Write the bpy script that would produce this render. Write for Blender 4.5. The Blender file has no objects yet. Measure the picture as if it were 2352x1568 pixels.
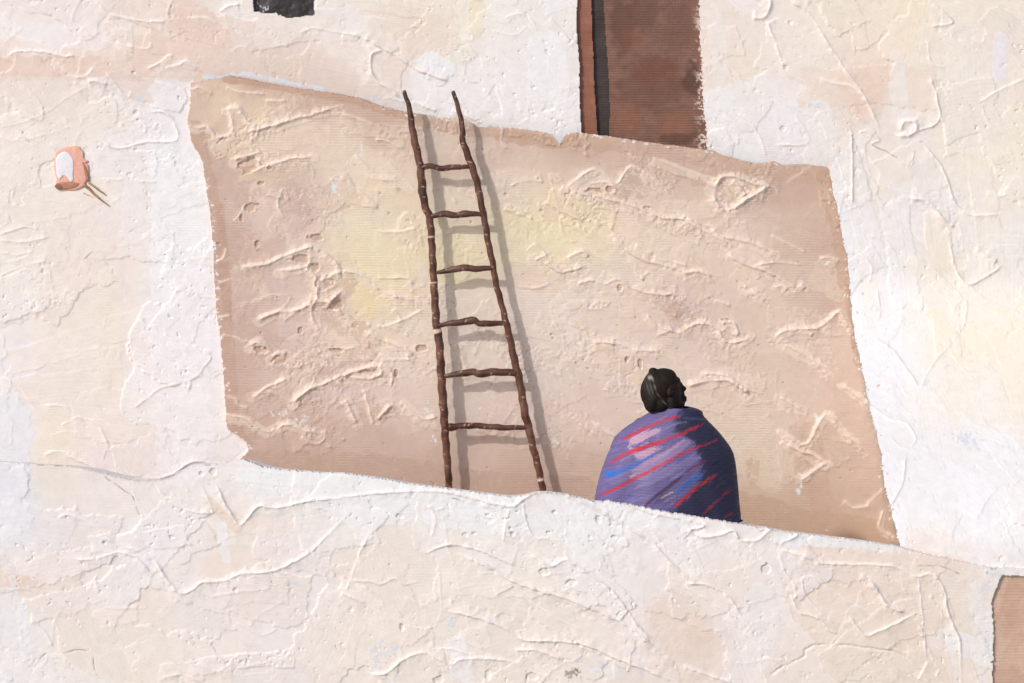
# Adobe terraces with a ladder and a seated figure, everything under thick knife-laid plaster/paint.
import bpy, bmesh, math, random
import numpy as np
from mathutils import Vector

scene = bpy.context.scene
COL = scene.collection
rng = np.random.default_rng(7)
random.seed(7)

# ------------------------------------------------------------------ survey: drawing units -> metres
S = 0.0025          # metres per drawing unit on the ladder wall
D = 12.0            # viewer to ladder wall
CX, CY = 1176.0, 308.0
ZC = 2.0            # eye height above the terrace


def world(px, py, d):
    """point at d metres in front of the ladder wall"""
    k = S * (D - d) / D
    return (px - CX) * k, -d, ZC - (py - CY) * k


def s2l(c):
    c = np.asarray(c, dtype=np.float64) / 255.0
    return np.where(c <= 0.04045, c / 12.92, ((c + 0.055) / 1.055) ** 2.4)


ALB = 0.93          # pigment is a little darker than it looks in full light

# ------------------------------------------------------------------ noise fields
SP = 1.8
X0, X1, Y0, Y1 = -170.0, 2522.0, -130.0, 1700.0
NX = int((X1 - X0) / SP) + 1
NY = int((Y1 - Y0) / SP) + 1
GX = X0 + SP * np.arange(NX)
GY = Y0 + SP * np.arange(NY)


def vnoise(scale, seed, sx=1.0, sy=1.0, nx=NX, ny=NY):
    r = np.random.default_rng(seed)
    xs = np.arange(nx) * SP / (scale * sx)
    ys = np.arange(ny) * SP / (scale * sy)
    g = r.random((int(ys[-1]) + 3, int(xs[-1]) + 3)).astype(np.float32)
    xi = xs.astype(int); yi = ys.astype(int)
    fx = (xs - xi).astype(np.float32); fy = (ys - yi).astype(np.float32)
    fx = fx * fx * (3 - 2 * fx); fy = fy * fy * (3 - 2 * fy)
    a = g[yi][:, xi]; b = g[yi][:, xi + 1]; c = g[yi + 1][:, xi]; e = g[yi + 1][:, xi + 1]
    t = a + (b - a) * fx[None, :]
    u = c + (e - c) * fx[None, :]
    return (t + (u - t) * fy[:, None]) * 2 - 1


def fbm(scale, seed, octs=4, sx=1.0, sy=1.0):
    out = np.zeros((NY, NX), np.float32); amp = 1.0; tot = 0
    for o in range(octs):
        out += amp * vnoise(max(scale / 2 ** o, 2.2), seed + 31 * o, sx, sy); tot += amp; amp *= 0.55
    return out / tot


N_BIG = fbm(160, 1)
N_MID = fbm(46, 2)
N_SML = fbm(15, 3, 3)
N_FIN = fbm(6, 4, 2)
N_STK = fbm(7, 5, 3, 7.0, 1.0)     # streaks lying across


def sstep(a, b, x):
    t = np.clip((x - a) / (b - a), 0, 1)
    return t * t * (3 - 2 * t)


# ------------------------------------------------------------------ a skin of paint / plaster
class Skin:
    def __init__(self, pts, sigma=110.0, base=None):
        self.H = (1.2 * N_BIG + 0.7 * N_MID).astype(np.float32)
        self.T = np.zeros((NY, NX), np.float32)     # laid thickness
        self.pts = np.array([p[:2] for p in pts], np.float32)
        self.cols = np.array([p[2] for p in pts], np.float32)
        self.sigma = sigma
        qx = X0 + 24 * np.arange(int((X1 - X0) / 24) + 2)
        qy = Y0 + 24 * np.arange(int((Y1 - Y0) / 24) + 2)
        self.qx, self.qy = qx, qy
        QX, QY = np.meshgrid(qx, qy)
        d2 = (QX[..., None] - self.pts[:, 0]) ** 2 + (QY[..., None] - self.pts[:, 1]) ** 2
        w = 1.0 / (d2 + (0.25 * sigma) ** 2) ** 1.9
        w /= w.sum(-1, keepdims=True)
        self.map = (w[..., None] * self.cols).sum(2)
        # wide base coat
        wx = np.clip((GX[None, :] + 22 * N_MID - X0) / 24, 0, len(qx) - 1.01)
        wy = np.clip((GY[:, None] + 22 * np.roll(N_MID, 90, 1) - Y0) / 24, 0, len(qy) - 1.01)
        xi = wx.astype(int); yi = wy.astype(int)
        fx = (wx - xi)[..., None]; fy = (wy - yi)[..., None]
        m = self.map
        self.C = ((m[yi, xi] * (1 - fx) + m[yi, xi + 1] * fx) * (1 - fy)
                  + (m[yi + 1, xi] * (1 - fx) + m[yi + 1, xi + 1] * fx) * fy).astype(np.float32)
        if base is not None:
            self.C = self.C * 0.35 + np.array(base, np.float32) * 0.65

    def colour_at(self, x, y):
        i = int(np.clip((x - X0) / 24, 0, len(self.qx) - 1)); j = int(np.clip((y - Y0) / 24, 0, len(self.qy) - 1))
        return self.map[j, i]

    def win(self, x0, y0, x1, y1):
        i0 = max(int((x0 - X0) / SP), 0); i1 = min(int((x1 - X0) / SP) + 2, NX)
        j0 = max(int((y0 - Y0) / SP), 0); j1 = min(int((y1 - Y0) / SP) + 2, NY)
        if i1 - i0 < 2 or j1 - j0 < 2:
            return None
        return slice(j0, j1), slice(i0, i1)

    def knife(self, x, y, ang, L, W, col, thick=1.0, ridge=1.0, flat=0.6, alpha=0.9, dry=0.0, curv=0.0, streak=3.0):
        r = 0.5 * math.hypot(L, 2 * W) + 10
        w = self.win(x - r, y - r, x + r, y + r)
        if w is None:
            return
        px = GX[w[1]][None, :] - x; py = GY[w[0]][:, None] - y
        ca, sa = math.cos(ang), math.sin(ang)
        u = px * ca + py * sa; v = -px * sa + py * ca
        v = v + curv * u * u / max(L, 1)
        n1 = N_MID[w]; n2 = N_SML[w]; n3 = N_FIN[w]
        e = W * (1 + 0.35 * n1 + 0.12 * n2) - np.abs(v)
        g = L / 2 * (1 + 0.2 * n1) + 5 * n2 - np.abs(u)
        d = np.minimum(e, g)
        m = sstep(-0.4, 2.2, d)
        if dry > 0:
            prog = np.clip(u / L + 0.5, 0, 1)
            m = m * sstep(-0.12, 0.12, n3 + 0.7 * n2 + 0.9 - dry * (0.55 + 1.5 * prog))
        sm = m.sum()
        if sm < 1:
            return
        H = self.H[w]
        mean = float((H * m).sum() / sm)
        H = H * (1 - m * flat) + m * flat * mean + m * thick * (0.75 + 0.5 * n1)
        # paint pushed out to one side and to the far end
        side = np.exp(-((e - 0.3) / 2.6) ** 2) * (v > 0) * np.clip(0.55 + 1.1 * n1 + 0.9 * n2, 0, 1.5) * (g > -3)
        end = np.exp(-((g - 0.5) / 3.4) ** 2) * (u > 0) * np.clip(0.6 + 1.2 * n2, 0, 1.6) * (e > -3)
        H = H + max(ridge, 0.0) * (side + 0.9 * end)
        # drag lines
        vs = (np.sin(v * 1.1 + 3 * n1) + np.sin(v * 0.53 + 5 * n1 + x)) * 0.06
        self.H[w] = H + m * vs * min(thick, 1.0)
        self.T[w] = self.T[w] * (1 - 0.5 * m) + m * max(thick, 0.2)
        c = np.array(col, np.float32)
        cc = c[None, None, :] + streak * (n2 + 0.6 * np.sin(v * 0.7 + 2.2 * n1))[..., None]
        a = (m * alpha)[..., None]
        self.C[w] = self.C[w] * (1 - a) + cc * a

    def brush(self, pts, width, col, alpha=0.9, thick=0.2, dry=0.0, soft=1.5, streak=3.0):
        """thin painted band along a polyline"""
        d, t, w = self.dist(pts, width + 8)
        if w is None:
            return
        n2 = N_SML[w]; n3 = N_FIN[w]
        e = width * 0.5 * (1 + 0.35 * n2) - d
        m = sstep(-soft, soft, e)
        if dry > 0:
            m = m * sstep(-0.15, 0.15, n3 + 0.5 * n2 + 0.75 - dry * (0.6 + 0.8 * t))
        self.H[w] += m * thick
        cc = np.array(col, np.float32)[None, None, :] + streak * n3[..., None]
        a = (m * alpha)[..., None]
        self.C[w] = self.C[w] * (1 - a) + cc * a

    def dist(self, pts, pad):
        P = smooth_line(pts)
        w = self.win(P[:, 0].min() - pad, P[:, 1].min() - pad, P[:, 0].max() + pad, P[:, 1].max() + pad)
        if w is None:
            return None, None, None
        px = GX[w[1]][None, :] + 2.2 * N_SML[w]; py = GY[w[0]][:, None] + 2.2 * np.roll(N_SML, 77, 0)[w]
        best = np.full(px.shape, 1e9, np.float32); tt = np.zeros(px.shape, np.float32); sg = np.zeros(px.shape, np.float32)
        n = len(P) - 1
        for i in range(n):
            ax, ay = P[i]; bx, by = P[i + 1]
            dx, dy = bx - ax, by - ay
            l2 = dx * dx + dy * dy + 1e-6
            s = np.clip(((px - ax) * dx + (py - ay) * dy) / l2, 0, 1)
            q = (px - ax - s * dx) ** 2 + (py - ay - s * dy) ** 2
            k = q < best
            best = np.where(k, q, best); tt = np.where(k, (i + s) / n, tt)
            sg = np.where(k, np.sign(dx * (py - ay) - dy * (px - ax)), sg)
        self.sg = sg
        return np.sqrt(best), tt, w

    def ridge(self, pts, h=3.2, wd=3.2, col=None, lean=0.0):
        d, t, w = self.dist(pts, 46)
        if w is None:
            return
        n1 = N_MID[w]; n2 = N_SML[w]
        taper = sstep(0, 0.08, t) * sstep(0, 0.12, 1 - t) * 0.8 + 0.2
        amp = h * taper * np.clip(0.85 + 0.55 * n1 + 0.35 * n2, 0.1, 1.7)
        ww = wd * (1 + 0.35 * n2)
        side = 1.0 if (int(pts[0][0] * 7 + pts[0][1] * 3) % 3) else -1.0
        s_ = np.where(self.sg * side > 0, 1.0, -1.0)
        sh = sstep(-1.6, 1.6, s_ * d)                    # paint banked up on one side, falling away on the other
        prof = 0.62 * np.exp(-(d / (0.8 * ww)) ** 2) + 0.16 * np.exp(-(d / (2.6 * ww)) ** 2) + 0.42 * sh * np.exp(-(d / 24.0) ** 1.3)
        self.H[w] += amp * prof
        if col is not None:
            a = (np.exp(-(d / (1.5 * ww)) ** 2) * 0.55 * taper)[..., None]
            self.C[w] = self.C[w] * (1 - a) + np.array(col, np.float32) * a

    def groove(self, pts, h=2.5, wd=1.3, col=(150, 130, 115), alpha=0.6):
        d, t, w = self.dist(pts, 12)
        if w is None:
            return
        p = np.exp(-(d / wd) ** 2) * np.clip(0.6 + 1.2 * N_SML[w], 0, 1)
        self.H[w] -= h * p
        a = (p * alpha)[..., None]
        self.C[w] = self.C[w] * (1 - a) + np.array(col, np.float32) * a

    def pit(self, x, y, rx, ry, depth=3.0, col=None, alpha=0.8, rim=1.0):
        r = max(rx, ry) * 2 + 8
        w = self.win(x - r, y - r, x + r, y + r)
        if w is None:
            return
        px = (GX[w[1]][None, :] - x) / rx; py = (GY[w[0]][:, None] - y) / ry
        q = np.sqrt(px * px + py * py) + 0.5 * N_SML[w] + 0.2 * N_FIN[w]
        m = 1 - sstep(0.75, 1.05, q)
        H = self.H[w]
        self.H[w] = H * (1 - 0.5 * m) - depth * m + rim * np.exp(-((q - 1.15) / 0.2) ** 2)
        if col is not None:
            a = (m * alpha)[..., None]
            self.C[w] = self.C[w] * (1 - a) + np.array(col, np.float32) * a
        self.T[w] *= (1 - m)

    def fleck(self, x, y, rx, ry, col, cover=0.5, alpha=0.9):
        """bare ground showing through the weave"""
        r = max(rx, ry) * 1.6 + 8
        w = self.win(x - r, y - r, x + r, y + r)
        if w is None:
            return
        px = (GX[w[1]][None, :] - x) / rx; py = (GY[w[0]][:, None] - y) / ry
        q = np.sqrt(px * px + py * py)
        m = sstep(0.0, 0.25, N_FIN[w] + 0.6 * N_SML[w] + cover - q * 0.9)
        a = (m * alpha)[..., None]
        self.C[w] = self.C[w] * (1 - a) + np.array(col, np.float32) * a
        self.T[w] *= (1 - m)


def smooth_line(pts, sub=5):
    P = np.array(pts, np.float64)
    if len(P) < 3:
        return P
    out = []
    for i in range(len(P) - 1):
        p0 = P[max(i - 1, 0)]; p1 = P[i]; p2 = P[i + 1]; p3 = P[min(i + 2, len(P) - 1)]
        for k in range(sub):
            t = k / sub
            out.append(0.5 * ((2 * p1) + (-p0 + p2) * t + (2 * p0 - 5 * p1 + 4 * p2 - p3) * t * t
                              + (-p0 + 3 * p1 - 3 * p2 + p3) * t ** 3))
    out.append(P[-1])
    return np.array(out)


# ================================================================== WHITE SKIN
WHITE = (240, 238, 239); PINK = (239, 226, 220); CREAM = (240, 231, 217); PEACH = (233, 211, 197)
BLUE = (231, 233, 239); YEL = (241, 232, 210); BEIGE = (229, 212, 198); GREY = (226, 224, 226)
wp = [
 (-100, 40, PINK), (60, 30, (241, 230, 226)), (100, 90, (239, 232, 232)), (250, 20, (240, 230, 224)), (330, 60, (238, 224, 214)),
 (40, 160, (233, 209, 196)), (200, 150, (234, 210, 197)), (330, 150, (233, 211, 197)), (430, 60, (232, 209, 195)),
 (440, 120, (231, 208, 194)), (500, 150, (231, 212, 200)), (640, 150, (231, 213, 203)), (730, 130, (233, 215, 205)), (560, 60, (240, 232, 226)),
 (540, 15, (240, 234, 228)), (760, 60, (239, 234, 230)), (900, 40, (240, 231, 216)), (960, 80, (234, 216, 202)), (850, 150, (236, 221, 210)),
 (1060, 50, (240, 231, 213)), (1000, 180, WHITE), (1120, 150, (239, 236, 236)), (1200, 60, (240, 235, 230)), (1240, 220, WHITE), (1290, 100, (240, 234, 230)),
 (1700, 60, (239, 226, 217)), (1680, 150, (239, 226, 212)), (1820, 100, (240, 230, 220)), (1900, 50, (240, 229, 214)), (1980, 110, (239, 222, 210)),
 (2000, 200, (235, 214, 200)), (1780, 290, (238, 235, 236)), (1700, 340, WHITE), (1860, 330, (237, 234, 234)), (2080, 40, (241, 232, 210)), (2060, 240, (238, 228, 222)),
 (2200, 40, (240, 231, 217)), (2300, 120, (238, 228, 219)), (2180, 180, (240, 230, 218)), (2330, 260, (240, 230, 207)), (2280, 320, (240, 231, 209)),
 (2450, 200, (240, 230, 210)), (2040, 420, (238, 229, 219)), (2120, 480, (238, 232, 230)), (2300, 450, (240, 231, 219)), (2000, 560, (239, 237, 238)),
 (2060, 680, (240, 231, 222)), (2150, 640, (241, 232, 217)), (2330, 560, (238, 233, 229)), (2280, 760, (240, 229, 208)), (2340, 900, (240, 230, 212)), (2200, 850, (240, 230, 215)),
 (2040, 850, (239, 236, 238)), (2080, 960, (239, 236, 236)), (2220, 1000, (239, 230, 216)), (2320, 1050, (238, 234, 231)), (2150, 1120, (238, 234, 234)), (2250, 1200, (235, 234, 236)), (2100, 1200, WHITE), (2450, 1100, (240, 233, 225)),
 (60, 230, (241, 231, 218)), (60, 300, (240, 232, 222)), (200, 230, (240, 231, 220)), (280, 270, (240, 232, 228)), (380, 230, (237, 234, 237)), (380, 290, (238, 234, 237)),
 (60, 380, (240, 232, 225)), (100, 480, (240, 231, 224)), (260, 420, (240, 233, 231)), (400, 420, (240, 236, 237)), (410, 560, (240, 237, 237)), (420, 700, (239, 234, 236)), (420, 850, (239, 235, 237)), (430, 1000, (240, 236, 236)),
 (40, 560, (240, 234, 224)), (150, 600, (239, 225, 217)), (150, 700, (239, 228, 215)), (260, 620, (239, 228, 221)), (250, 750, (240, 229, 217)), (40, 720, (240, 234, 227)), (30, 830, (238, 233, 236)),
 (150, 850, (239, 228, 218)), (250, 900, (239, 228, 218)), (30, 1000, BLUE), (30, 1150, BLUE), (120, 1000, (240, 229, 214)), (250, 1030, (240, 229, 226)), (340, 900, (239, 235, 238)), (350, 1060, (240, 230, 226)),
 (120, 1080, (239, 229, 217)), (150, 1180, (239, 228, 222)), (60, 1250, (240, 230, 229)), (60, 1320, (234, 216, 204)), (30, 1450, (236, 233, 233)), (150, 1350, (239, 230, 224)),
 (280, 1160, (240, 230, 225)), (400, 1140, (239, 231, 228)), (350, 1220, (239, 236, 237)), (450, 1240, (240, 233, 231)), (540, 1200, (239, 224, 211)), (620, 1220, (239, 225, 213)), (500, 1300, (240, 225, 213)), (690, 1240, (240, 230, 225)),
 (620, 1110, (240, 240, 242)), (800, 1115, (241, 240, 241)), (950, 1160, (240, 239, 240)), (1100, 1170, (241, 238, 238)), (1300, 1190, (240, 239, 240)), (1450, 1200, (240, 238, 239)), (1620, 1230, (238, 236, 238)), (1750, 1270, (239, 231, 228)),
 (200, 1450, (239, 228, 216)), (330, 1400, (239, 226, 217)), (350, 1500, (239, 229, 217)), (440, 1450, (239, 231, 231)), (560, 1370, (238, 226, 219)), (620, 1450, (239, 231, 230)), (700, 1370, (239, 231, 228)), (560, 1520, (239, 228, 219)),
 (740, 1480, (239, 229, 221)), (860, 1280, (238, 227, 215)), (900, 1370, (239, 227, 217)), (860, 1480, (238, 227, 217)), (1000, 1300, (238, 228, 219)), (1060, 1400, (238, 228, 217)), (1180, 1380, (238, 229, 220)), (1100, 1500, (238, 226, 215)),
 (1300, 1400, (238, 227, 217)), (1250, 1300, (238, 230, 222)), (1400, 1280, (239, 234, 232)), (1380, 1480, (239, 229, 224)), (1500, 1420, (237, 222, 212)), (1480, 1350, (239, 230, 227)), (1650, 1330, (239, 228, 218)), (1550, 1550, (236, 222, 212)),
 (1600, 1450, (231, 211, 196)), (1740, 1400, (238, 231, 230)), (1720, 1500, (239, 230, 227)), (1880, 1260, (238, 222, 210)), (2000, 1270, (238, 220, 207)), (1950, 1350, (235, 218, 204)), (1900, 1440, (236, 221, 208)), (2050, 1380, (235, 220, 206)),
 (1950, 1530, (236, 224, 212)), (2100, 1460, (234, 216, 202)), (2180, 1380, (236, 221, 208)), (2200, 1500, (238, 227, 214)), (2230, 1330, (238, 226, 216)), (2260, 1450, (236, 233, 231)), (2450, 1400, PINK), (1200, 1650, CREAM), (400, 1650, CREAM), (2100, 1650, BEIGE)]
W = Skin(wp, 80)

# many knife strokes in the local direction
def lay(skin, n, box, angf, Lr, Wr, thick, ridge, jit=6, alpha=(0.5, 0.9), dry=0.35, flat=0.5, seed=1, tint=None):
    r = np.random.default_rng(seed)
    for _ in range(n):
        x = r.uniform(box[0], box[2]); y = r.uniform(box[1], box[3])
        c = skin.colour_at(x, y).copy()
        b = r.normal(0, jit * 0.5)
        c = c + b + np.array([0.25, 0, -0.8]) * r.normal(0, jit * 0.5)
        if tint is not None and r.random() < tint[1]:
            c = np.array(tint[0][r.integers(len(tint[0]))], np.float64)
        c = np.minimum(c, 243)
        skin.knife(x, y, angf(x, y, r), r.uniform(*Lr), r.uniform(*Wr), c, r.uniform(*thick), r.uniform(*ridge),
                   flat, r.uniform(*alpha), dry * r.random(), r.normal(0, 0.12))


def ang_white(x, y, r):
    if y > 1080:
        a = 0.45 if x > 700 else 0.1
    elif x > 1900:
        a = 0.8
    elif x < 560:
        a = -0.15 if y > 450 else 0.3
    else:
        a = 0.35
    return a + r.normal(0, 0.55)


full = (X0, Y0, X1, Y1)
lay(W, 300, full, ang_white, (120, 380), (26, 80), (0.3, 1.8), (-0.6, 1.0), 5, (0.35, 0.8), 0.15, 0.75, 11)
lay(W, 44, full, ang_white, (120, 340), (18, 56), (0.8, 2.2), (0.3, 1.7), 5, (0.4, 0.8), 0.3, 0.6, 13)
lay(W, 150, full, ang_white, (50, 220), (8, 34), (0.1, 0.7), (-0.8, 0.9), 6, (0.3, 0.85), 1.0, 0.35, 12,
    ([WHITE, (241, 234, 233), (239, 226, 218)], 0.4))

# broad flat passages
def band(x0, y0, x1, y1, wid, col, alpha=0.8, dry=0.0, thick=0.2):
    W.brush([(x0, y0), ((x0 + x1) / 2, (y0 + y1) / 2), (x1, y1)], wid, col, alpha, thick, dry)

band(400, 190, 430, 330, 100, (238, 235, 238), 0.7)
band(405, 370, 420, 620, 130, (241, 240, 241), 0.9)
band(410, 620, 430, 1050, 130, (241, 238, 240), 0.8)
band(310, 400, 310, 560, 60, (240, 233, 231), 0.5)
band(175, 560, 165, 720, 150, (239, 226, 217), 0.5)
band(255, 640, 250, 900, 55, (240, 229, 214), 0.45)
band(20, 960, 15, 1180, 108, (233, 234, 240), 0.9, 0, 0.5)
band(36, 1180, 36, 1225, 74, (236, 235, 239), 0.8)
band(10, 1400, 20, 1560, 100, (236, 234, 234), 0.75, 0.5)
band(-20, 150, 240, 152, 44, (232, 207, 193), 0.75, 0.15)
band(240, 152, 440, 168, 36, (233, 211, 198), 0.7, 0.2)
band(430, 45, 480, 90, 90, (231, 207, 193), 0.8)
band(330, 110, 500, 120, 60, (232, 209, 195), 0.55)
band(470, 130, 720, 150, 70, (230, 212, 202), 0.6, 0.5)
band(60, 75, 230, 90, 50, (240, 235, 236), 0.6, 0.2)
band(470, 178, 560, 170, 8, (222, 231, 242), 0.9, 0.2)
band(560, 168, 740, 205, 10, (222, 231, 242), 0.9, 0.3)
band(900, 60, 1000, 90, 120, (233, 213, 199), 0.35, 0.2)
band(1095, 20, 1090, 70, 40, (240, 230, 206), 0.8)
band(985, 150, 1020, 165, 60, (239, 240, 242), 0.9)
band(1000, 200, 1290, 230, 110, (239, 238, 239), 0.6, 0.5)
band(1255, 120, 1275, 290, 100, (240, 239, 240), 0.85)
band(1640, 30, 1660, 200, 40, (240, 232, 226), 0.7, 0.2)
band(1650, 250, 1720, 335, 90, (240, 240, 241), 0.85, 0.15)
band(1720, 240, 1860, 340, 130, (238, 236, 237), 0.6, 0.35)
band(1880, 260, 1920, 470, 60, (237, 234, 233), 0.8, 0.1)
band(1925, 480, 1975, 760, 40, (239, 238, 240), 0.9)
band(1985, 780, 2060, 1230, 62, (238, 237, 239), 0.8, 0.3)
band(1965, 190, 1990, 240, 80, (234, 211, 196), 0.55, 0.1)
band(2060, 130, 2070, 250, 36, (240, 234, 230), 0.7, 0.1)
band(2300, 90, 2295, 170, 32, (235, 231, 239), 0.75)
band(2170, 1080, 2340, 1240, 210, (236, 235, 237), 0.55, 0.25)
band(2040, 640, 2050, 900, 55, (239, 236, 239), 0.7)
band(560, 1092, 800, 1105, 34, (242, 242, 243), 0.95)
band(800, 1105, 1180, 1150, 40, (241, 241, 242), 0.85)
band(1330, 1170, 1560, 1200, 34, (241, 240, 242), 0.8, 0.1)
band(1000, 1180, 1420, 1230, 60, (241, 241, 242), 0.8, 0.4)
band(480, 1150, 545, 1215, 22, (235, 216, 200), 0.85)
band(520, 1240, 800, 1240, 30, (239, 235, 234), 0.45, 0.4)
band(510, 1210, 520, 1285, 24, (240, 238, 239), 0.8, 0.2)
band(25, 1330, 75, 1335, 26, (233, 212, 198), 0.85, 0.2)
band(1790, 1235, 2060, 1260, 30, (237, 238, 240), 0.9, 0.25)
band(1850, 1270, 2200, 1300, 40, (238, 221, 209), 0.85, 0.1)
band(1440, 1260, 1460, 1500, 60, (240, 234, 232), 0.5, 0.3)
band(1545, 1420, 1600, 1530, 120, (232, 212, 198), 0.5, 0.3)
band(1750, 1380, 1740, 1500, 80, (239, 232, 231), 0.7, 0.35)
band(2240, 1340, 2255, 1568, 30, (234, 232, 230), 0.6, 0.5)
band(2180, 1450, 2190, 1560, 20, (238, 234, 230), 0.7, 0.2)
band(2095, 1330, 2160, 1560, 70, (234, 217, 204), 0.5, 0.2)
for (x0_, y0_, x1_, y1_, wd_) in ((30, 1330, 70, 1540, 20), (62, 1400, 70, 1500, 8)):
    band(x0_, y0_, x1_, y1_, wd_, (237, 236, 238), 0.6, 0.6)

# bare ground showing: cool grey flecks and little bubbles
for (x, y, rx, ry) in ((320, 225, 14, 8), (316, 240, 10, 6), (2200, 560, 14, 40), (2205, 1000, 26, 24), (2235, 1020, 30, 16), (1870, 240, 30, 8), (1775, 45, 10, 22),
                       (1035, 1430, 12, 30), (870, 1500, 30, 36), (905, 1490, 20, 14), (1375, 1530, 26, 12), (1420, 1545, 40, 10), (1480, 1545, 14, 9), (1128, 1455, 8, 10),
                       (670, 1340, 24, 8), (250, 1245, 26, 8), (190, 1195, 40, 7), (345, 1280, 8, 16), (930, 232, 30, 8), (860, 222, 40, 9), (2290, 1320, 30, 10),
                       (2268, 1480, 8, 40), (2262, 1350, 16, 22), (1340, 1520, 18, 6), (1310, 1455, 10, 6), (700, 30, 26, 9), (560, 36, 20, 6), (2128, 880, 14, 7), (2240, 880, 9, 5)):
    W.fleck(x, y, rx, ry, (217, 222, 229), 0.5)
for (x, y, rx, ry) in ((307, 166, 4, 4), (313, 258, 7, 7), (317, 275, 4, 3), (411, 222, 2.5, 2.5), (312, 343, 5, 2.5), (917, 1184, 8, 6), (1120, 1182, 6, 4), (1068, 1228, 7, 5),
                       (1089, 1224, 6, 4), (1178, 1226, 6, 5), (1172, 1212, 4, 4), (1260, 1222, 5, 3), (1374, 1192, 8, 10), (1273, 1175, 5, 4), (1410, 1232, 8, 5), (1252, 1312, 12, 10),
                       (1315, 1336, 14, 7), (923, 1440, 5, 9), (1225, 1552, 14, 10), (1120, 1552, 8, 12), (1006, 1560, 14, 8), (1758, 1306, 10, 14), (1784, 880, 5, 5),
                       (1798, 295, 7, 6), (1818, 345, 4, 4), (1815, 52, 5, 5), (1805, 155, 4, 6), (240, 1245, 5, 4), (268, 1290, 13, 13), (540, 1355, 6, 7), (490, 1083, 7, 8), (463, 1088, 5, 5)):
    W.pit(x, y, rx, ry, 2.2, (226, 218, 210), 0.55, 0.15)
r_ = np.random.default_rng(5)
for _ in range(60):
    x, y = r_.uniform(-100, 2450), r_.uniform(-60, 1640)
    W.pit(x, y, r_.uniform(1.2, 3.4), r_.uniform(1.0, 2.2), r_.uniform(0.8, 2.2), (214, 208, 204), 0.5, 0.2)
W.pit(1100, 277, 6, 4, 2, None)
W.fleck(1310, 1545, 16, 10, (168, 158, 148), 0.6); W.fleck(1325, 1538, 8, 8, (150, 140, 130), 0.5)
W.fleck(202, 1067, 5, 6, (205, 205, 140), 0.4)
W.fleck(2275, 1310, 36, 8, (176, 168, 152), 0.25)

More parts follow.
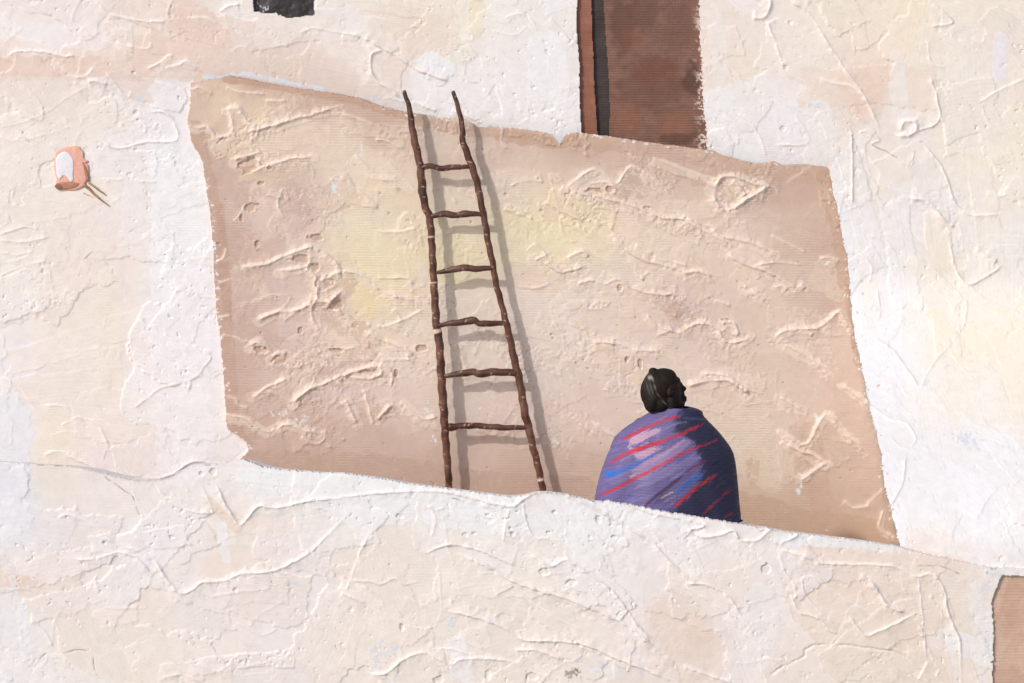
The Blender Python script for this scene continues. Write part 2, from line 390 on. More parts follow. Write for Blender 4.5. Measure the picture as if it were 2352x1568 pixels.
WR = [  # ridges on the pale plaster: (points, height, width)
 ([(247,30),(320,47),(382,49)],3.4,3),([(187,63),(213,80),(260,103),(307,133)],3,3),([(20,128),(43,117),(100,118),(147,128),(173,127)],4,3.2),
 ([(260,97),(333,112),(347,97)],2.6,2.6),([(128,140),(167,175),(200,173),(217,153)],3,3),([(203,187),(225,186),(247,193)],4.5,5),([(247,167),(290,222),(302,208)],3,2.8),
 ([(0,217),(40,250),(90,277),(100,257),(83,223),(40,187)],2.6,2.6),([(0,313),(27,323),(57,313),(93,330)],2.4,2.6),([(227,313),(253,333),(283,339),(333,325),(405,320),(397,277),(377,257),(343,257)],3.2,2.8),
 ([(0,292),(67,277),(123,247),(173,213),(207,200)],2,2.4),([(190,290),(187,260),(205,240)],1.8,2.5),([(505,25),(530,12),(550,10)],4,3),([(340,155),(365,145),(385,128),(398,128)],3.2,2.6),
 ([(380,155),(410,148),(430,140),(455,158)],3,2.6),([(690,75),(720,65),(745,70),(784,75)],3,3),([(430,40),(470,40),(500,52)],2.6,2.6),([(395,0),(385,35),(395,48)],3,3),([(185,0),(165,50),(185,70)],2,3),
 ([(220,0),(245,28),(270,60),(300,72)],2.6,2.6),([(530,118),(545,108),(570,105)],1.8,2.4),([(600,118),(640,108),(660,108)],1.8,2.4),
 ([(834,87),(901,123),(964,163),(1031,187)],4.2,3.4),([(877,117),(857,123),(851,153),(867,187),(897,203),(921,222)],3.6,4),([(947,233),(975,243),(1004,253)],3.6,3.4),([(1037,250),(1070,264),(1104,280)],3.4,3),
 ([(1264,40),(1290,70),(1317,107)],2.6,2.4),([(784,75),(815,80),(826,86)],3.4,3),([(1130,70),(1180,80),(1210,60)],2.4,2.2),([(1060,85),(1085,90),(1075,60)],2.4,3),([(880,210),(900,225),(930,232)],2.6,2.4),
 ([(1160,40),(1190,30),(1215,40),(1240,70)],2.4,2.2),([(1075,100),(1090,130),(1060,140)],2.2,2.4),([(820,20),(850,38),(890,45)],1.8,2.4),
 ([(1815,0),(1855,30),(1888,80),(1935,153),(1988,227),(2018,297)],4,3.4),([(1761,47),(1781,100),(1798,153)],3.4,2.8),([(1728,43),(1755,40),(1771,13),(1768,-5)],5,5),([(2131,0),(2188,50),(2135,60)],3.6,3.2),
 ([(2188,57),(2218,83),(2255,97),(2261,80)],2.4,2.6),([(2131,93),(2138,140),(2175,157)],3,2.6),([(2138,177),(2158,273),(2108,300)],3.4,3),([(2065,300),(2075,280),(2100,278),(2105,298),(2085,312),(2062,312)],6,6),
 ([(2251,233),(2301,203),(2352,180)],2.8,3),([(2255,240),(2271,283),(2308,307)],2.4,3),([(2005,333),(2035,347),(2088,380),(2098,350)],3,2.6),([(1695,263),(1725,283),(1748,323),(1758,360)],3,2.4),
 ([(1828,267),(1858,313),(1845,333),(1781,333)],2.8,2.4),([(1955,300),(1958,380),(1958,467)],3.4,3),([(2091,457),(2128,463),(2168,507),(2191,522)],5,5),([(2128,337),(2168,393),(2195,467),(2235,493),(2301,490)],3.4,3),
 ([(1968,437),(2008,467),(2045,500)],3,2.6),([(1690,20),(1720,45),(1740,60)],2,2.2),([(1670,65),(1700,85),(1715,92)],2,2.2),([(1645,245),(1690,270),(1720,285)],2,2.2),([(1885,180),(1910,190),(1960,200),(1990,235)],3,3.4),
 ([(1975,305),(1990,300),(2020,320),(2000,330)],3.2,3),([(1965,330),(1985,345),(2010,380)],2.6,2.6),([(1975,390),(2000,410),(2015,430),(2010,450)],2.6,2.4),([(2270,440),(2290,450),(2310,445)],3,4),([(2310,430),(2340,450),(2352,455)],3,3.6),
 ([(2221,686),(2215,740),(2188,783),(2151,826),(2128,860),(2115,896)],3,2.8),([(2178,553),(2198,626),(2225,653),(2268,633),(2300,610)],3.2,3),([(2011,776),(2051,803),(2085,850),(2108,883)],3.4,2.8),
 ([(1965,573),(2001,610),(1995,650)],3,2.6),([(2015,663),(2021,723),(2011,736)],3,2.6),([(1935,886),(1968,910),(2005,936),(2041,960),(2081,973),(2101,1006),(2088,1030)],3.8,2.8),([(2045,1005),(2070,1025),(2088,1030)],3,2.6),
 ([(2170,523),(2200,540),(2240,560),(2290,575)],3,3),([(2240,570),(2270,590),(2290,600)],3.4,5),([(2290,563),(2330,565),(2352,575)],2.4,2.4),([(2000,540),(2040,560),(2060,590)],2.6,2.6),([(2020,530),(2060,545),(2080,562)],2.2,2.2),
 ([(2080,1050),(2072,1110),(2045,1160)],3.2,3),([(2030,900),(2045,885),(2060,885)],2.6,2.8),
 ([(0,553),(60,555),(113,543)],3,2.6),([(57,610),(100,600),(133,612)],2.4,2.2),([(0,635),(20,625),(45,615)],2.6,2.4),([(0,540),(30,530),(60,520),(90,530)],2.8,2.4),([(0,580),(40,585),(80,575)],2.4,2.4),([(20,600),(60,590),(70,575)],2,2.4),
 ([(177,633),(193,596),(233,570)],1.6,2),([(413,880),(367,893),(333,920),(310,936)],2.6,2.6),([(467,860),(440,872),(413,880)],1.8,2.2),([(270,565),(310,560),(350,535)],1.6,2.2),([(400,605),(440,595),(485,590)],2,2.2),
 ([(100,930),(147,933),(180,957),(220,970),(247,1016),(243,1043)],3,2.8),([(103,1043),(133,1035),(163,1043)],3,3),([(0,866),(43,886),(80,940),(117,966)],2.2,2.4),([(115,1000),(150,990),(190,995)],2,2.2),([(140,975),(170,960),(190,955)],2.6,2.6),
 ([(215,955),(250,975),(285,1000)],2.2,2.4),([(310,850),(345,855),(380,850)],1.4,2),
 ([(150,1045),(200,1065),(247,1088),(307,1100),(360,1100),(397,1088),(443,1060),(490,1065)],3.4,3.2),([(357,1108),(380,1145),(430,1172),(483,1178),(487,1168),(467,1122),(427,1095)],2.8,2.6),
 ([(497,1112),(527,1172),(553,1205),(593,1162),(633,1165),(717,1148),(784,1142)],4,3),([(353,1278),(383,1328),(413,1360),(443,1352),(467,1335),(517,1332),(550,1317),(627,1310),(667,1292),(717,1262),(784,1195)],4,3.6),
 ([(133,1188),(163,1182),(240,1222),(283,1252),(317,1262),(353,1285)],3,3.4),([(167,1282),(217,1282),(267,1268),(307,1275),(333,1298),(343,1312)],3.2,2.6),([(70,1418),(107,1455),(120,1485)],3,3),([(120,1485),(125,1430),(140,1400)],2.4,3),
 ([(480,1372),(553,1358),(600,1355),(633,1342)],2.4,3),([(310,1230),(345,1255),(360,1260)],2,2.4),([(540,1430),(580,1450),(605,1460),(640,1440)],2.4,2.6),([(440,1515),(500,1540),(550,1500)],2.4,3),([(500,1545),(560,1530),(620,1520)],1.8,2.6),
 ([(375,1555),(420,1550),(470,1568)],3,3),([(390,1290),(410,1310),(430,1318)],1.8,2.2),([(240,1395),(300,1398),(340,1395)],1.6,2),
 ([(784,1140),(851,1132),(951,1127),(1017,1128),(1084,1142),(1171,1160),(1204,1142),(1244,1127),(1304,1135)],4.4,3.4),([(1304,1135),(1351,1158),(1417,1195),(1494,1242),(1540,1290),(1600,1340)],3.8,3.2),([(1417,1148),(1491,1175),(1568,1192)],3.4,3),
 ([(1491,1212),(1515,1240),(1530,1265)],2.8,2.4),([(1517,1298),(1568,1338)],2.4,2.4),([(1057,1272),(1117,1298),(1184,1335),(1234,1352),(1301,1372),(1367,1398),(1444,1438),(1504,1488),(1568,1530)],5,3.8),
 ([(981,1268),(1031,1250),(1084,1258),(1151,1285),(1184,1298)],3.2,2.8),([(1207,1262),(1264,1298),(1301,1285),(1367,1325),(1417,1368),(1460,1430),(1500,1470)],3.4,2.8),
 ([(1014,1402),(1084,1415),(1151,1438),(1201,1468),(1284,1472),(1351,1482),(1417,1512),(1501,1545),(1568,1575)],3.6,3),([(931,1372),(984,1393)],2.4,2.2),([(804,1332),(851,1335),(877,1342),(907,1328),(931,1342),(964,1335)],3,2.4),
 ([(857,1395),(917,1428),(961,1442),(997,1438),(1014,1405)],2,2.4),([(797,1352),(817,1292),(844,1232)],2.6,3),([(841,1545),(884,1545),(924,1515),(971,1498),(1011,1512),(1037,1525),(1061,1512),(1137,1512),(1194,1522)],3.6,3.4),
 ([(1204,1155),(1207,1188),(1227,1232),(1264,1232)],3,2.4),([(1184,1492),(1234,1492),(1291,1512)],3.2,2.8),([(1170,1165),(1160,1210),(1155,1245)],2.6,3),([(984,1160),(1000,1190),(990,1230)],3,4),([(1000,1170),(1030,1165)],2.6,2.6),
 ([(1140,1365),(1160,1355),(1180,1345)],3,2.4),([(1195,1365),(1240,1395),(1300,1430),(1330,1445)],2.4,2.4),([(1050,1465),(1080,1480),(1110,1490)],2.4,2.4),([(1010,1310),(1015,1400)],2,2.4),([(980,1490),(1040,1490),(1100,1510)],2.8,3),
 ([(1330,1200),(1380,1235),(1430,1270),(1480,1300)],2.6,2.6),([(1440,1400),(1470,1450),(1490,1475)],2.6,2.6),([(784,1360),(810,1370),(840,1385)],3.2,3.4),
 ([(1568,1195),(1595,1195),(1618,1208),(1585,1218),(1618,1232),(1658,1225),(1685,1218),(1701,1238),(1741,1238),(1768,1215),(1808,1212),(1831,1228),(1798,1245),(1788,1265)],3.8,3),
 ([(1788,1265),(1828,1272),(1861,1302),(1881,1312)],3,2.6),([(1788,1265),(1801,1312),(1821,1338),(1828,1378)],2.6,2.6),([(1801,1265),(1851,1275),(1888,1292),(1968,1295),(2035,1297),(2068,1305),(2105,1322),(2141,1318),(2168,1352),(2175,1398),(2195,1448),(2205,1478),(2208,1560)],4,3.2),
 ([(2108,1322),(2115,1378),(2121,1445),(2128,1512)],3,2.8),([(1841,1328),(1861,1322),(1891,1342),(1935,1372),(2011,1415)],2.6,2.4),([(1841,1328),(1848,1362),(1875,1395),(1918,1432)],3,2.6),
 ([(1975,1318),(2005,1340),(2035,1385),(2081,1403)],4.6,4.6),([(1815,1362),(1835,1405),(1878,1418),(1901,1445),(1925,1455)],3.6,3),([(1951,1415),(1985,1455),(2018,1448),(2101,1408)],3.2,2.8),
 ([(1661,1502),(1701,1522),(1761,1512),(1801,1518)],2.4,3),([(1568,1342),(1618,1372),(1668,1405),(1698,1422)],3,2.6),([(1581,1338),(1628,1345),(1671,1368),(1701,1415)],3.2,3),([(1568,1528),(1635,1552),(1685,1567)],3.4,3.4),
 ([(1740,1490),(1765,1510),(1780,1530)],2,2.4),([(2130,1520),(2120,1540),(2108,1560)],3,3.4)]
for pts, h, wd in WR:
    W.ridge(pts, h * (1.35 if h >= 3.2 else 0.8 if h >= 2.6 else 0.55), wd, (243, 232, 226))
# plateau edges: paint lies thicker on one side
for pts in ([(1768,1548),(1801,1525),(1845,1505),(1851,1488),(1885,1477),(1945,1478),(2018,1488),(2051,1492),(2081,1508)],):
    W.groove([(x, y + 3) for x, y in pts], 3.2, 2.6, (222, 208, 194), 0.5)
for pts in ([(243,1095),(270,1115),(307,1142)],[(307,1142),(312,1160),(320,1182)],[(247,1016),(245,1035),(240,1055)],[(2005,333),(2035,347),(2060,362)],[(80,1530),(95,1510),(107,1500)],[(145,1500),(170,1493),(200,1493)],
            [(215,1510),(217,1535),(222,1550)],[(217,1420),(218,1435)],[(1040,1145),(1060,1150)],[(2088,380),(2100,360),(2100,345)],[(193,596),(215,578)],[(1785,1255),(1800,1245)],[(2110,1300),(2160,1300),(2205,1318)],[(2119,1435),(2121,1470)],
            [(60,320),(70,325)],[(195,445),(215,455)]):
    W.groove(pts, 2.2, 1.1, (140, 124, 112), 0.75)

# ================================================================== OCHRE SKIN (ladder wall)
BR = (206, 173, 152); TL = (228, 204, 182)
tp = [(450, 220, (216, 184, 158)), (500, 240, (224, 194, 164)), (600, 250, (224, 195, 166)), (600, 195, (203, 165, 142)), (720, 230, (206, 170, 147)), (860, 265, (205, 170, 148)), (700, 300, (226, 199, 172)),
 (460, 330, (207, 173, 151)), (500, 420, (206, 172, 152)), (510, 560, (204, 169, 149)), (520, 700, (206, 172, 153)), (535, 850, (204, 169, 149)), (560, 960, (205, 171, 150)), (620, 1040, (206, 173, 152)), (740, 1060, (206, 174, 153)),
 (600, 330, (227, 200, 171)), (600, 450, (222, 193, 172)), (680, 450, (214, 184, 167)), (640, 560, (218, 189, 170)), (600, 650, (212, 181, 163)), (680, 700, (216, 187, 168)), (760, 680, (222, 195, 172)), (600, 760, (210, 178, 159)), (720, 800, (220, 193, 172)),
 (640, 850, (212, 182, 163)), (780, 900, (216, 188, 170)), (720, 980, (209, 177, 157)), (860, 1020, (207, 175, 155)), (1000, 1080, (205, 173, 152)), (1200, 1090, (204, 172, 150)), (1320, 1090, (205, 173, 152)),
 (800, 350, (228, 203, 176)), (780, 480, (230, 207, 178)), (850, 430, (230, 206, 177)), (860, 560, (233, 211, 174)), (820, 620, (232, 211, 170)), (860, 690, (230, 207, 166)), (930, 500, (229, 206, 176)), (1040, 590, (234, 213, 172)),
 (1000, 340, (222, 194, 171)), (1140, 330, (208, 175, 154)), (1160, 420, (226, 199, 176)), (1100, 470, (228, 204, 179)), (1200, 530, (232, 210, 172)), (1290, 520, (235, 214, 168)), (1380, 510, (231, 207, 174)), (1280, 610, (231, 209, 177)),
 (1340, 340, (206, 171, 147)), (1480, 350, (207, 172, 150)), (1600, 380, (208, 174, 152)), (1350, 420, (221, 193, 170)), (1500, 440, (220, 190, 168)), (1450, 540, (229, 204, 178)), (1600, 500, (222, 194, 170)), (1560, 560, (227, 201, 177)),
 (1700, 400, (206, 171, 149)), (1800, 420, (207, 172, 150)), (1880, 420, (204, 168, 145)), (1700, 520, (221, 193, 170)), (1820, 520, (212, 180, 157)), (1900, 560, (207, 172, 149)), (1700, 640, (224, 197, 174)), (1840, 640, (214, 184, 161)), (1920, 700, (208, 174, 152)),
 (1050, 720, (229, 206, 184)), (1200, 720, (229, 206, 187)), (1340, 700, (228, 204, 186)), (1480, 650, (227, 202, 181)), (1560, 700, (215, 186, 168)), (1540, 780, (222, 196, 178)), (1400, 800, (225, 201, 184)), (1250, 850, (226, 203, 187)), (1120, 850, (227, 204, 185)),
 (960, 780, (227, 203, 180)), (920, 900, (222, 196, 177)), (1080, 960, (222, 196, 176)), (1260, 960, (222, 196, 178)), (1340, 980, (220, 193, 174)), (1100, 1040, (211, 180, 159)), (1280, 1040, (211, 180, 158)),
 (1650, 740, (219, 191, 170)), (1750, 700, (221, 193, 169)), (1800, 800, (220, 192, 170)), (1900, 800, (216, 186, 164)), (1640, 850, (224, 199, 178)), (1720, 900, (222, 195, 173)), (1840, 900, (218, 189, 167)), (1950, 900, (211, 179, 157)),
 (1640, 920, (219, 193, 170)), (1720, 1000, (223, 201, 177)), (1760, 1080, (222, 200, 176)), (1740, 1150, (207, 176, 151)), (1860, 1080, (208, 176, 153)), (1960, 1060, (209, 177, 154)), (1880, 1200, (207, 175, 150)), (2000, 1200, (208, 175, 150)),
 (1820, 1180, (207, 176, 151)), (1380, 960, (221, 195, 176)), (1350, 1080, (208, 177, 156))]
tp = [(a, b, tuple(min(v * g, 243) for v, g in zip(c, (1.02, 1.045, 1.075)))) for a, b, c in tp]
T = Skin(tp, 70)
lay(T, 120, (420, 170, 2100, 1260), lambda x, y, r: r.normal(0.1, 0.25), (70, 200), (14, 34), (0.1, 0.5), (0, 0.6), 5, (0.35, 0.7), 0.5, 0.5, 21)
lay(T, 150, (540, 220, 1950, 1020), lambda x, y, r: (-0.5 if x < 820 else 0.5) + r.normal(0, 0.5), (60, 210), (10, 40), (0.3, 1.5), (-0.6, 1.8), 6, (0.4, 0.85), 0.9, 0.5, 22,
    ([(231, 207, 187), (228, 204, 178), (233, 211, 190)], 0.25))
lay(T, 34, (560, 240, 1950, 1050), lambda x, y, r: (-0.4 if x < 820 else 0.45) + r.normal(0, 0.4), (20, 80), (3, 9), (0.5, 1.4), (0.8, 2.4), 5, (0.4, 0.8), 0.6, 0.2, 23,
    ([(232, 209, 190), (230, 206, 184)], 0.6))

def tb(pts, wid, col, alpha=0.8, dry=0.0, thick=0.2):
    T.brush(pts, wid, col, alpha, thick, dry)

tb([(520,180),(620,193),(720,212),(800,225),(880,252),(960,272)], 20, (201, 163, 139), 0.8, 0.2)  # top edge bands: eave shade painted into the wall colour
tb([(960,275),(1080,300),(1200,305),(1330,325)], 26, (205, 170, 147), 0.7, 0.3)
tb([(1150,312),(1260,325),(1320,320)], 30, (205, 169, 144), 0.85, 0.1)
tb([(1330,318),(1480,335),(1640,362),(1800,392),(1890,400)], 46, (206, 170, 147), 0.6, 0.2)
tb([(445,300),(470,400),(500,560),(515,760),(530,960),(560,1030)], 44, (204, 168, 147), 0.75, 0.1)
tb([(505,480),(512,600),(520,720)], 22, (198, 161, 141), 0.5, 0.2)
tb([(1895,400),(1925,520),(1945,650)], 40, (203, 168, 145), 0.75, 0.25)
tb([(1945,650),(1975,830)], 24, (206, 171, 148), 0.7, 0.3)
tb([(600,1062),(850,1070),(1100,1105),(1350,1125)], 56, (204, 172, 150), 0.7, 0.15)
tb([(1700,1160),(1800,1190),(1950,1215),(2060,1235)], 70, (206, 174, 148), 0.75, 0.15)
tb([(1850,1000),(1870,1100),(1900,1190)], 70, (208, 175, 152), 0.5, 0.3)
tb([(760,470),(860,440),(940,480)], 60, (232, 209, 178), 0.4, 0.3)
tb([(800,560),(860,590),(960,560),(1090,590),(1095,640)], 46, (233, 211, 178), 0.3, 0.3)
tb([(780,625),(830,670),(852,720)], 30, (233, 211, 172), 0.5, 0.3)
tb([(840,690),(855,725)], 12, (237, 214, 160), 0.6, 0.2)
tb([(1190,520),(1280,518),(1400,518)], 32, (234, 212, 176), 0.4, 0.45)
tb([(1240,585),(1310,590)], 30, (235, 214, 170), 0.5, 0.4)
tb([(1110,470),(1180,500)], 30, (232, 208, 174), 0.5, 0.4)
tb([(970,610),(975,650)], 14, (232, 214, 205), 0.8, 0.1)
tb([(1640,960),(1760,1000),(1790,1060)], 70, (225, 205, 181), 0.5, 0.5)
tb([(1730,1050),(1770,1110)], 50, (224, 203, 178), 0.6, 0.3)
tb([(1730,1065),(1728,1095)], 30, (213, 182, 154), 0.6, 0.4)
tb([(1520,680),(1560,720),(1590,760)], 46, (212, 182, 165), 0.55, 0.5)
tb([(660,440),(690,500),(650,520)], 60, (210, 180, 164), 0.45, 0.5)
tb([(1808,417),(1858,383)], 7, (222, 192, 170), 0.9, 0.1)
tb([(800,650),(760,720),(850,780),(820,830)], 46, (210, 178, 157), 0.5, 0.4)
for (x, y, rx, ry) in ((640, 950, 40, 9), (690, 962, 44, 14), (720, 985, 10, 18), (702, 995, 16, 6), (975, 940, 20, 16), (1100, 942, 12, 16), (538, 1002, 20, 14), (1000, 1012, 22, 14), (1180, 955, 6, 12), (595, 805, 18, 10), (715, 572, 10, 9),
                       (830, 350, 4, 30), (1640, 418, 12, 8), (1262, 660, 8, 5), (1280, 1015, 20, 12), (1360, 975, 10, 20), (1840, 1100, 8, 36), (1875, 960, 8, 20), (1960, 1142, 8, 6), (1900, 1218, 4, 4), (765, 430, 20, 30), (1900, 600, 6, 20),
                       (1470, 830, 6, 8), (760, 640, 6, 8), (1835, 1130, 10, 20)):
    T.fleck(x, y, rx, ry, (225, 229, 230), 0.3)
r_ = np.random.default_rng(15)
for _ in range(150):
    x, y = r_.uniform(500, 2000), r_.uniform(220, 1200)
    T.pit(x, y, r_.uniform(1.4, 4.5), r_.uniform(1.2, 3), r_.uniform(1, 2.4), (196, 164, 144), 0.5, 0.25)
for (x, y, rx, ry) in ((573,377,24,17),(575,475,14,10),(555,500,6,10),(600,420,8,5),(590,470,8,4),(640,828,15,13),(968,800,15,8),(775,805,18,5),(600,805,18,9),(690,595,24,10),(720,613,14,10),(745,650,20,16),(770,700,15,12),(690,760,6,9),(725,545,20,8),(620,385,6,5),
                       (845,855,22,7),(910,858,5,8),(1425,660,7,10),(1470,835,6,10),(1440,825,5,9),(590,560,6,9),(500,560,8,5),(1365,440,24,9),(1400,435,9,8),(1485,478,10,5),(1665,735,10,5)):
    T.pit(x, y, rx, ry, 3.0, (204, 171, 149), 0.75, 0.9)

TR = [([(400,270),(443,292),(477,290),(500,313),(533,303),(528,255)],4,4),([(567,303),(633,287),(717,263),(784,243)],4.2,4.2),([(520,250),(547,247),(573,283),(600,293)],5,6),([(540,367),(570,358),(600,350)],4.4,3.6),([(593,367),(617,378),(667,363),(717,360)],3.8,3.6),
 ([(440,205),(460,200),(490,215)],3,3),([(520,200),(560,212),(610,215)],3,2.6),([(610,230),(640,232),(655,228)],3,2.6),([(580,395),(600,385),(620,380)],3,3),([(650,430),(640,470),(655,500)],2.4,3),([(535,510),(555,485),(560,478)],2.4,2.4),
 ([(1304,427),(1357,390),(1384,397),(1417,420),(1447,383),(1501,410),(1544,443)],3.6,3.2),([(1304,430),(1334,443),(1377,450),(1411,460),(1457,473),(1517,497),(1568,503),(1620,530),(1680,560)],4.4,3.8),([(1357,423),(1384,417),(1414,430),(1407,450)],3,3),
 ([(814,353),(857,393),(924,437)],3.2,4),([(784,403),(804,417),(841,450),(870,480)],3,4.4),([(864,320),(894,327),(927,343)],3,3),([(784,260),(820,272),(860,285)],2.6,3),([(1157,293),(1151,323),(1165,340)],2.6,3),([(990,440),(1020,430),(1050,470)],2,4),
 ([(1641,440),(1655,410),(1685,405),(1728,422),(1755,430),(1725,450),(1671,482),(1645,460),(1641,440)],6.5,5),([(1685,413),(1700,430),(1715,447)],5,3),([(1755,430),(1770,428),(1790,440)],3,3),([(1568,493),(1598,508),(1628,520)],3.6,3.2),
 ([(550,613),(617,603),(660,583),(700,570),(713,563)],6,5),([(643,621),(683,616),(710,606),(707,590)],4.6,4),([(710,610),(733,643),(770,626),(784,623)],5,4.4),([(733,643),(730,683),(753,690),(784,666)],5,4.4),([(753,690),(784,723),(810,750)],5,4.6),
 ([(713,563),(740,575),(770,600),(784,620)],5,4.4),([(730,683),(715,720),(735,760)],3.6,4),([(550,703),(587,690),(627,678),(670,680)],2.6,2.4),([(670,680),(647,710),(593,736)],3,3),([(593,733),(633,716),(683,710),(720,693)],5,4.6),
 ([(673,923),(710,893),(753,876),(784,860)],5.4,4.6),([(580,913),(617,886),(660,870)],3.4,3.6),([(520,910),(543,916),(548,930),(573,936)],3,2.8),([(523,953),(567,960),(593,980),(617,990),(660,973),(700,986),(740,995)],4,4),([(575,790),(595,785),(610,800)],4.6,4.4),
 ([(625,820),(640,808),(660,812)],4,3.6),([(500,600),(515,590),(520,570)],3,3),([(500,730),(530,725)],3,3),([(510,770),(540,775),(560,785),(570,780)],2.8,2.6),([(505,650),(530,640)],2.4,2.6),([(690,1000),(720,1020),(745,1010),(750,985)],3,3.4),
 ([(784,620),(827,630),(864,656),(901,676),(957,690)],4.2,4),([(867,640),(924,638),(951,652)],2.6,2.6),([(877,750),(911,740),(971,710)],3,3.4),([(904,710),(925,737)],2.6,4),([(847,760),(877,780),(924,796),(951,816)],4.2,4),
 ([(784,866),(817,850),(864,840),(877,857),(851,870),(804,866)],4.6,3.8),([(874,833),(901,857),(897,890)],3.8,3.6),([(794,917),(821,973)],3.6,4),([(834,890),(857,976)],3,4),([(867,963),(901,930)],4.2,4.6),([(931,930),(971,960),(1004,956)],3.4,4),
 ([(860,530),(917,531),(957,523)],2.6,2.8),([(1251,603),(1281,623),(1304,623),(1344,611)],3.8,3.4),([(1231,596),(1257,583)],3.6,3),([(1304,590),(1337,576),(1351,590)],3.4,3),([(1324,653),(1357,641),(1391,651),(1421,640),(1451,660),(1501,673),(1561,676)],4,3.4),
 ([(1407,550),(1434,570),(1477,597),(1517,606),(1568,623)],4,3.8),([(1384,620),(1417,640)],3,3),([(1487,723),(1517,750),(1568,765)],3.6,3.6),([(1361,786),(1407,786),(1464,803),(1517,803)],3.4,4),([(1191,660),(1237,660),(1264,650)],2.6,2.6),([(1367,973),(1417,1003)],3.2,3.2),
 ([(1210,575),(1230,560),(1255,583)],2.6,2.8),([(1047,790),(1074,857)],3.6,5),([(1057,776),(1084,770),(1104,763)],2.6,3),([(1340,750),(1350,770)],2.4,2.8),
 ([(1635,523),(1661,545),(1728,558),(1781,583)],4,3.4),([(1671,586),(1721,611),(1755,620),(1801,646),(1828,660)],4.4,3.6),([(1731,611),(1781,603),(1841,608)],3,2.8),([(1568,626),(1605,623),(1635,633)],4,4),([(1708,658),(1735,673),(1761,686)],4,4),
 ([(1568,760),(1588,746),(1618,741),(1648,756),(1668,783),(1701,783),(1725,770)],5,4.2),([(1781,773),(1808,756),(1878,751),(1908,730),(1925,715),(1938,730),(1951,753)],5,4.4),([(1658,740),(1685,740),(1698,770)],4,3.4),([(1801,790),(1835,806),(1878,833),(1901,856)],3.6,4),
 ([(1581,886),(1628,876),(1668,873),(1678,876),(1721,906)],5.4,4.4),([(1618,856),(1671,863),(1721,905)],4.6,3.6),([(1935,886),(1968,910),(2005,936)],4,3.2),([(1798,990),(1851,1020),(1895,950),(1935,990),(1968,1016),(1985,1043)],5,4),([(1808,1016),(1841,1036),(1868,1043),(1890,1060)],4.4,4),
 ([(1791,913),(1841,943)],3.4,3),([(1785,985),(1800,1010),(1790,1020)],3,3),([(1840,1100),(1870,1080),(1900,1060)],4,4.6),([(1940,1150),(1960,1165),(2000,1160)],3,3.4),([(1990,1160),(2030,1120)],2,4),([(2030,1170),(2022,1210),(2060,1240)],3.6,3),
 ([(1770,540),(1810,560),(1850,580)],2.4,3),([(1500,590),(1540,600),(1580,610)],2.6,3),([(1640,690),(1680,700)],2.4,3),([(1460,560),(1500,580)],2.6,3),([(1780,660),(1795,655),(1810,665)],3.4,3),([(1885,595),(1900,590),(1930,600)],3.2,3),([(1840,650),(1850,660)],3.6,3)]
r_ = np.random.default_rng(55)
for pts, h, wd in TR:
    if h >= 3.4:
        q = [(x + r_.normal(0, 3), y + 5 + r_.normal(0, 3)) for x, y in pts]
        T.brush(q, r_.uniform(14, 30), (234, 211, 192), 0.6, 0.8, 0.45)
for (x, y, rx, ry) in ((690,470,46,50),(560,600,50,60),(560,740,40,60),(640,800,60,40),(740,700,50,46),(760,860,60,40),(600,900,60,30),(760,980,90,30),(1550,720,44,40),(560,460,36,40),(870,950,60,30),(1440,440,60,30)):
    T.fleck(x, y, rx, ry, (208, 178, 160), 0.45, 0.7)
for pts, h, wd in TR:
    T.ridge(pts, h * 1.2, wd, (238, 216, 198))
for pts in ([(535,513),(545,495),(560,482)],[(500,330),(515,315),(528,308)],[(550,703),(587,690),(627,678),(670,680)]):
    T.groove(pts, 2.4, 1.4, (176, 146, 124), 0.6)


# ------------------------------------------------------------------ outlines
def sline(pts):
    return line(smooth_line(pts, 6))


def line(pts):
    P = np.array(pts, np.float64)
    return lambda q: np.interp(q, P[:, 0], P[:, 1])


top_line = line([(300,188),(432,190),(500,178),(525,172),(560,178),(620,190),(700,205),(770,212),(830,225),(880,245),(930,255),(975,262),(1010,270),(1060,268),(1100,290),(1150,290),(1200,295),(1240,300),(1270,308),(1286,331),(1302,305),(1330,303),(1400,312),(1470,322),(1540,332),(1600,340),(1640,345),(1660,355),(1700,365),(1740,375),(1780,370),(1800,378),(1850,377),(1890,380),(1905,386),(2000,390),(2200,400)])
left_edge = line([(100,436),(185,437),(245,435),(275,428),(300,435),(330,440),(360,460),(385,467),(450,475),(500,484),(600,490),(700,495),(760,503),(830,510),(900,515),(950,518),(985,522),(1000,545),(1014,562),(1030,570),(1045,560),(1062,545),(1200,545)])
right_edge = line([(300,1890),(384,1900),(395,1905),(450,1915),(500,1928),(560,1938),(610,1948),(700,1955),(760,1960),(820,1975),(880,1985),(950,2000),(1000,2015),(1060,2025),(1120,2033),(1170,2045),(1230,2060),(1250,2066),(1400,2080)])
para_line = line([(-300,1048),(0,1060),(80,1066),(150,1069),(200,1078),(247,1090),(307,1100),(360,1100),(400,1088),(445,1068),(490,1066),(560,1054),(600,1070),(640,1077),(720,1084),(780,1086),(860,1096),(930,1109),(1010,1120),(1100,1131),(1170,1140),(1204,1138),(1244,1128),(1304,1135),(1340,1145),(1370,1152),(1400,1150),(1450,1159),(1520,1173),(1600,1186),(1700,1203),(1760,1211),(1820,1223),(1900,1232),(1980,1242),(2060,1254),(2100,1266),(2200,1288),(2270,1301),(2352,1306),(2700,1330)])

PX, PY = np.meshgrid(GX, GY)
jag = 1.6 * N_SML + 1.5 * N_FIN
jag2 = 2.0 * N_SML + 3.0 * N_FIN * (N_MID > 0)


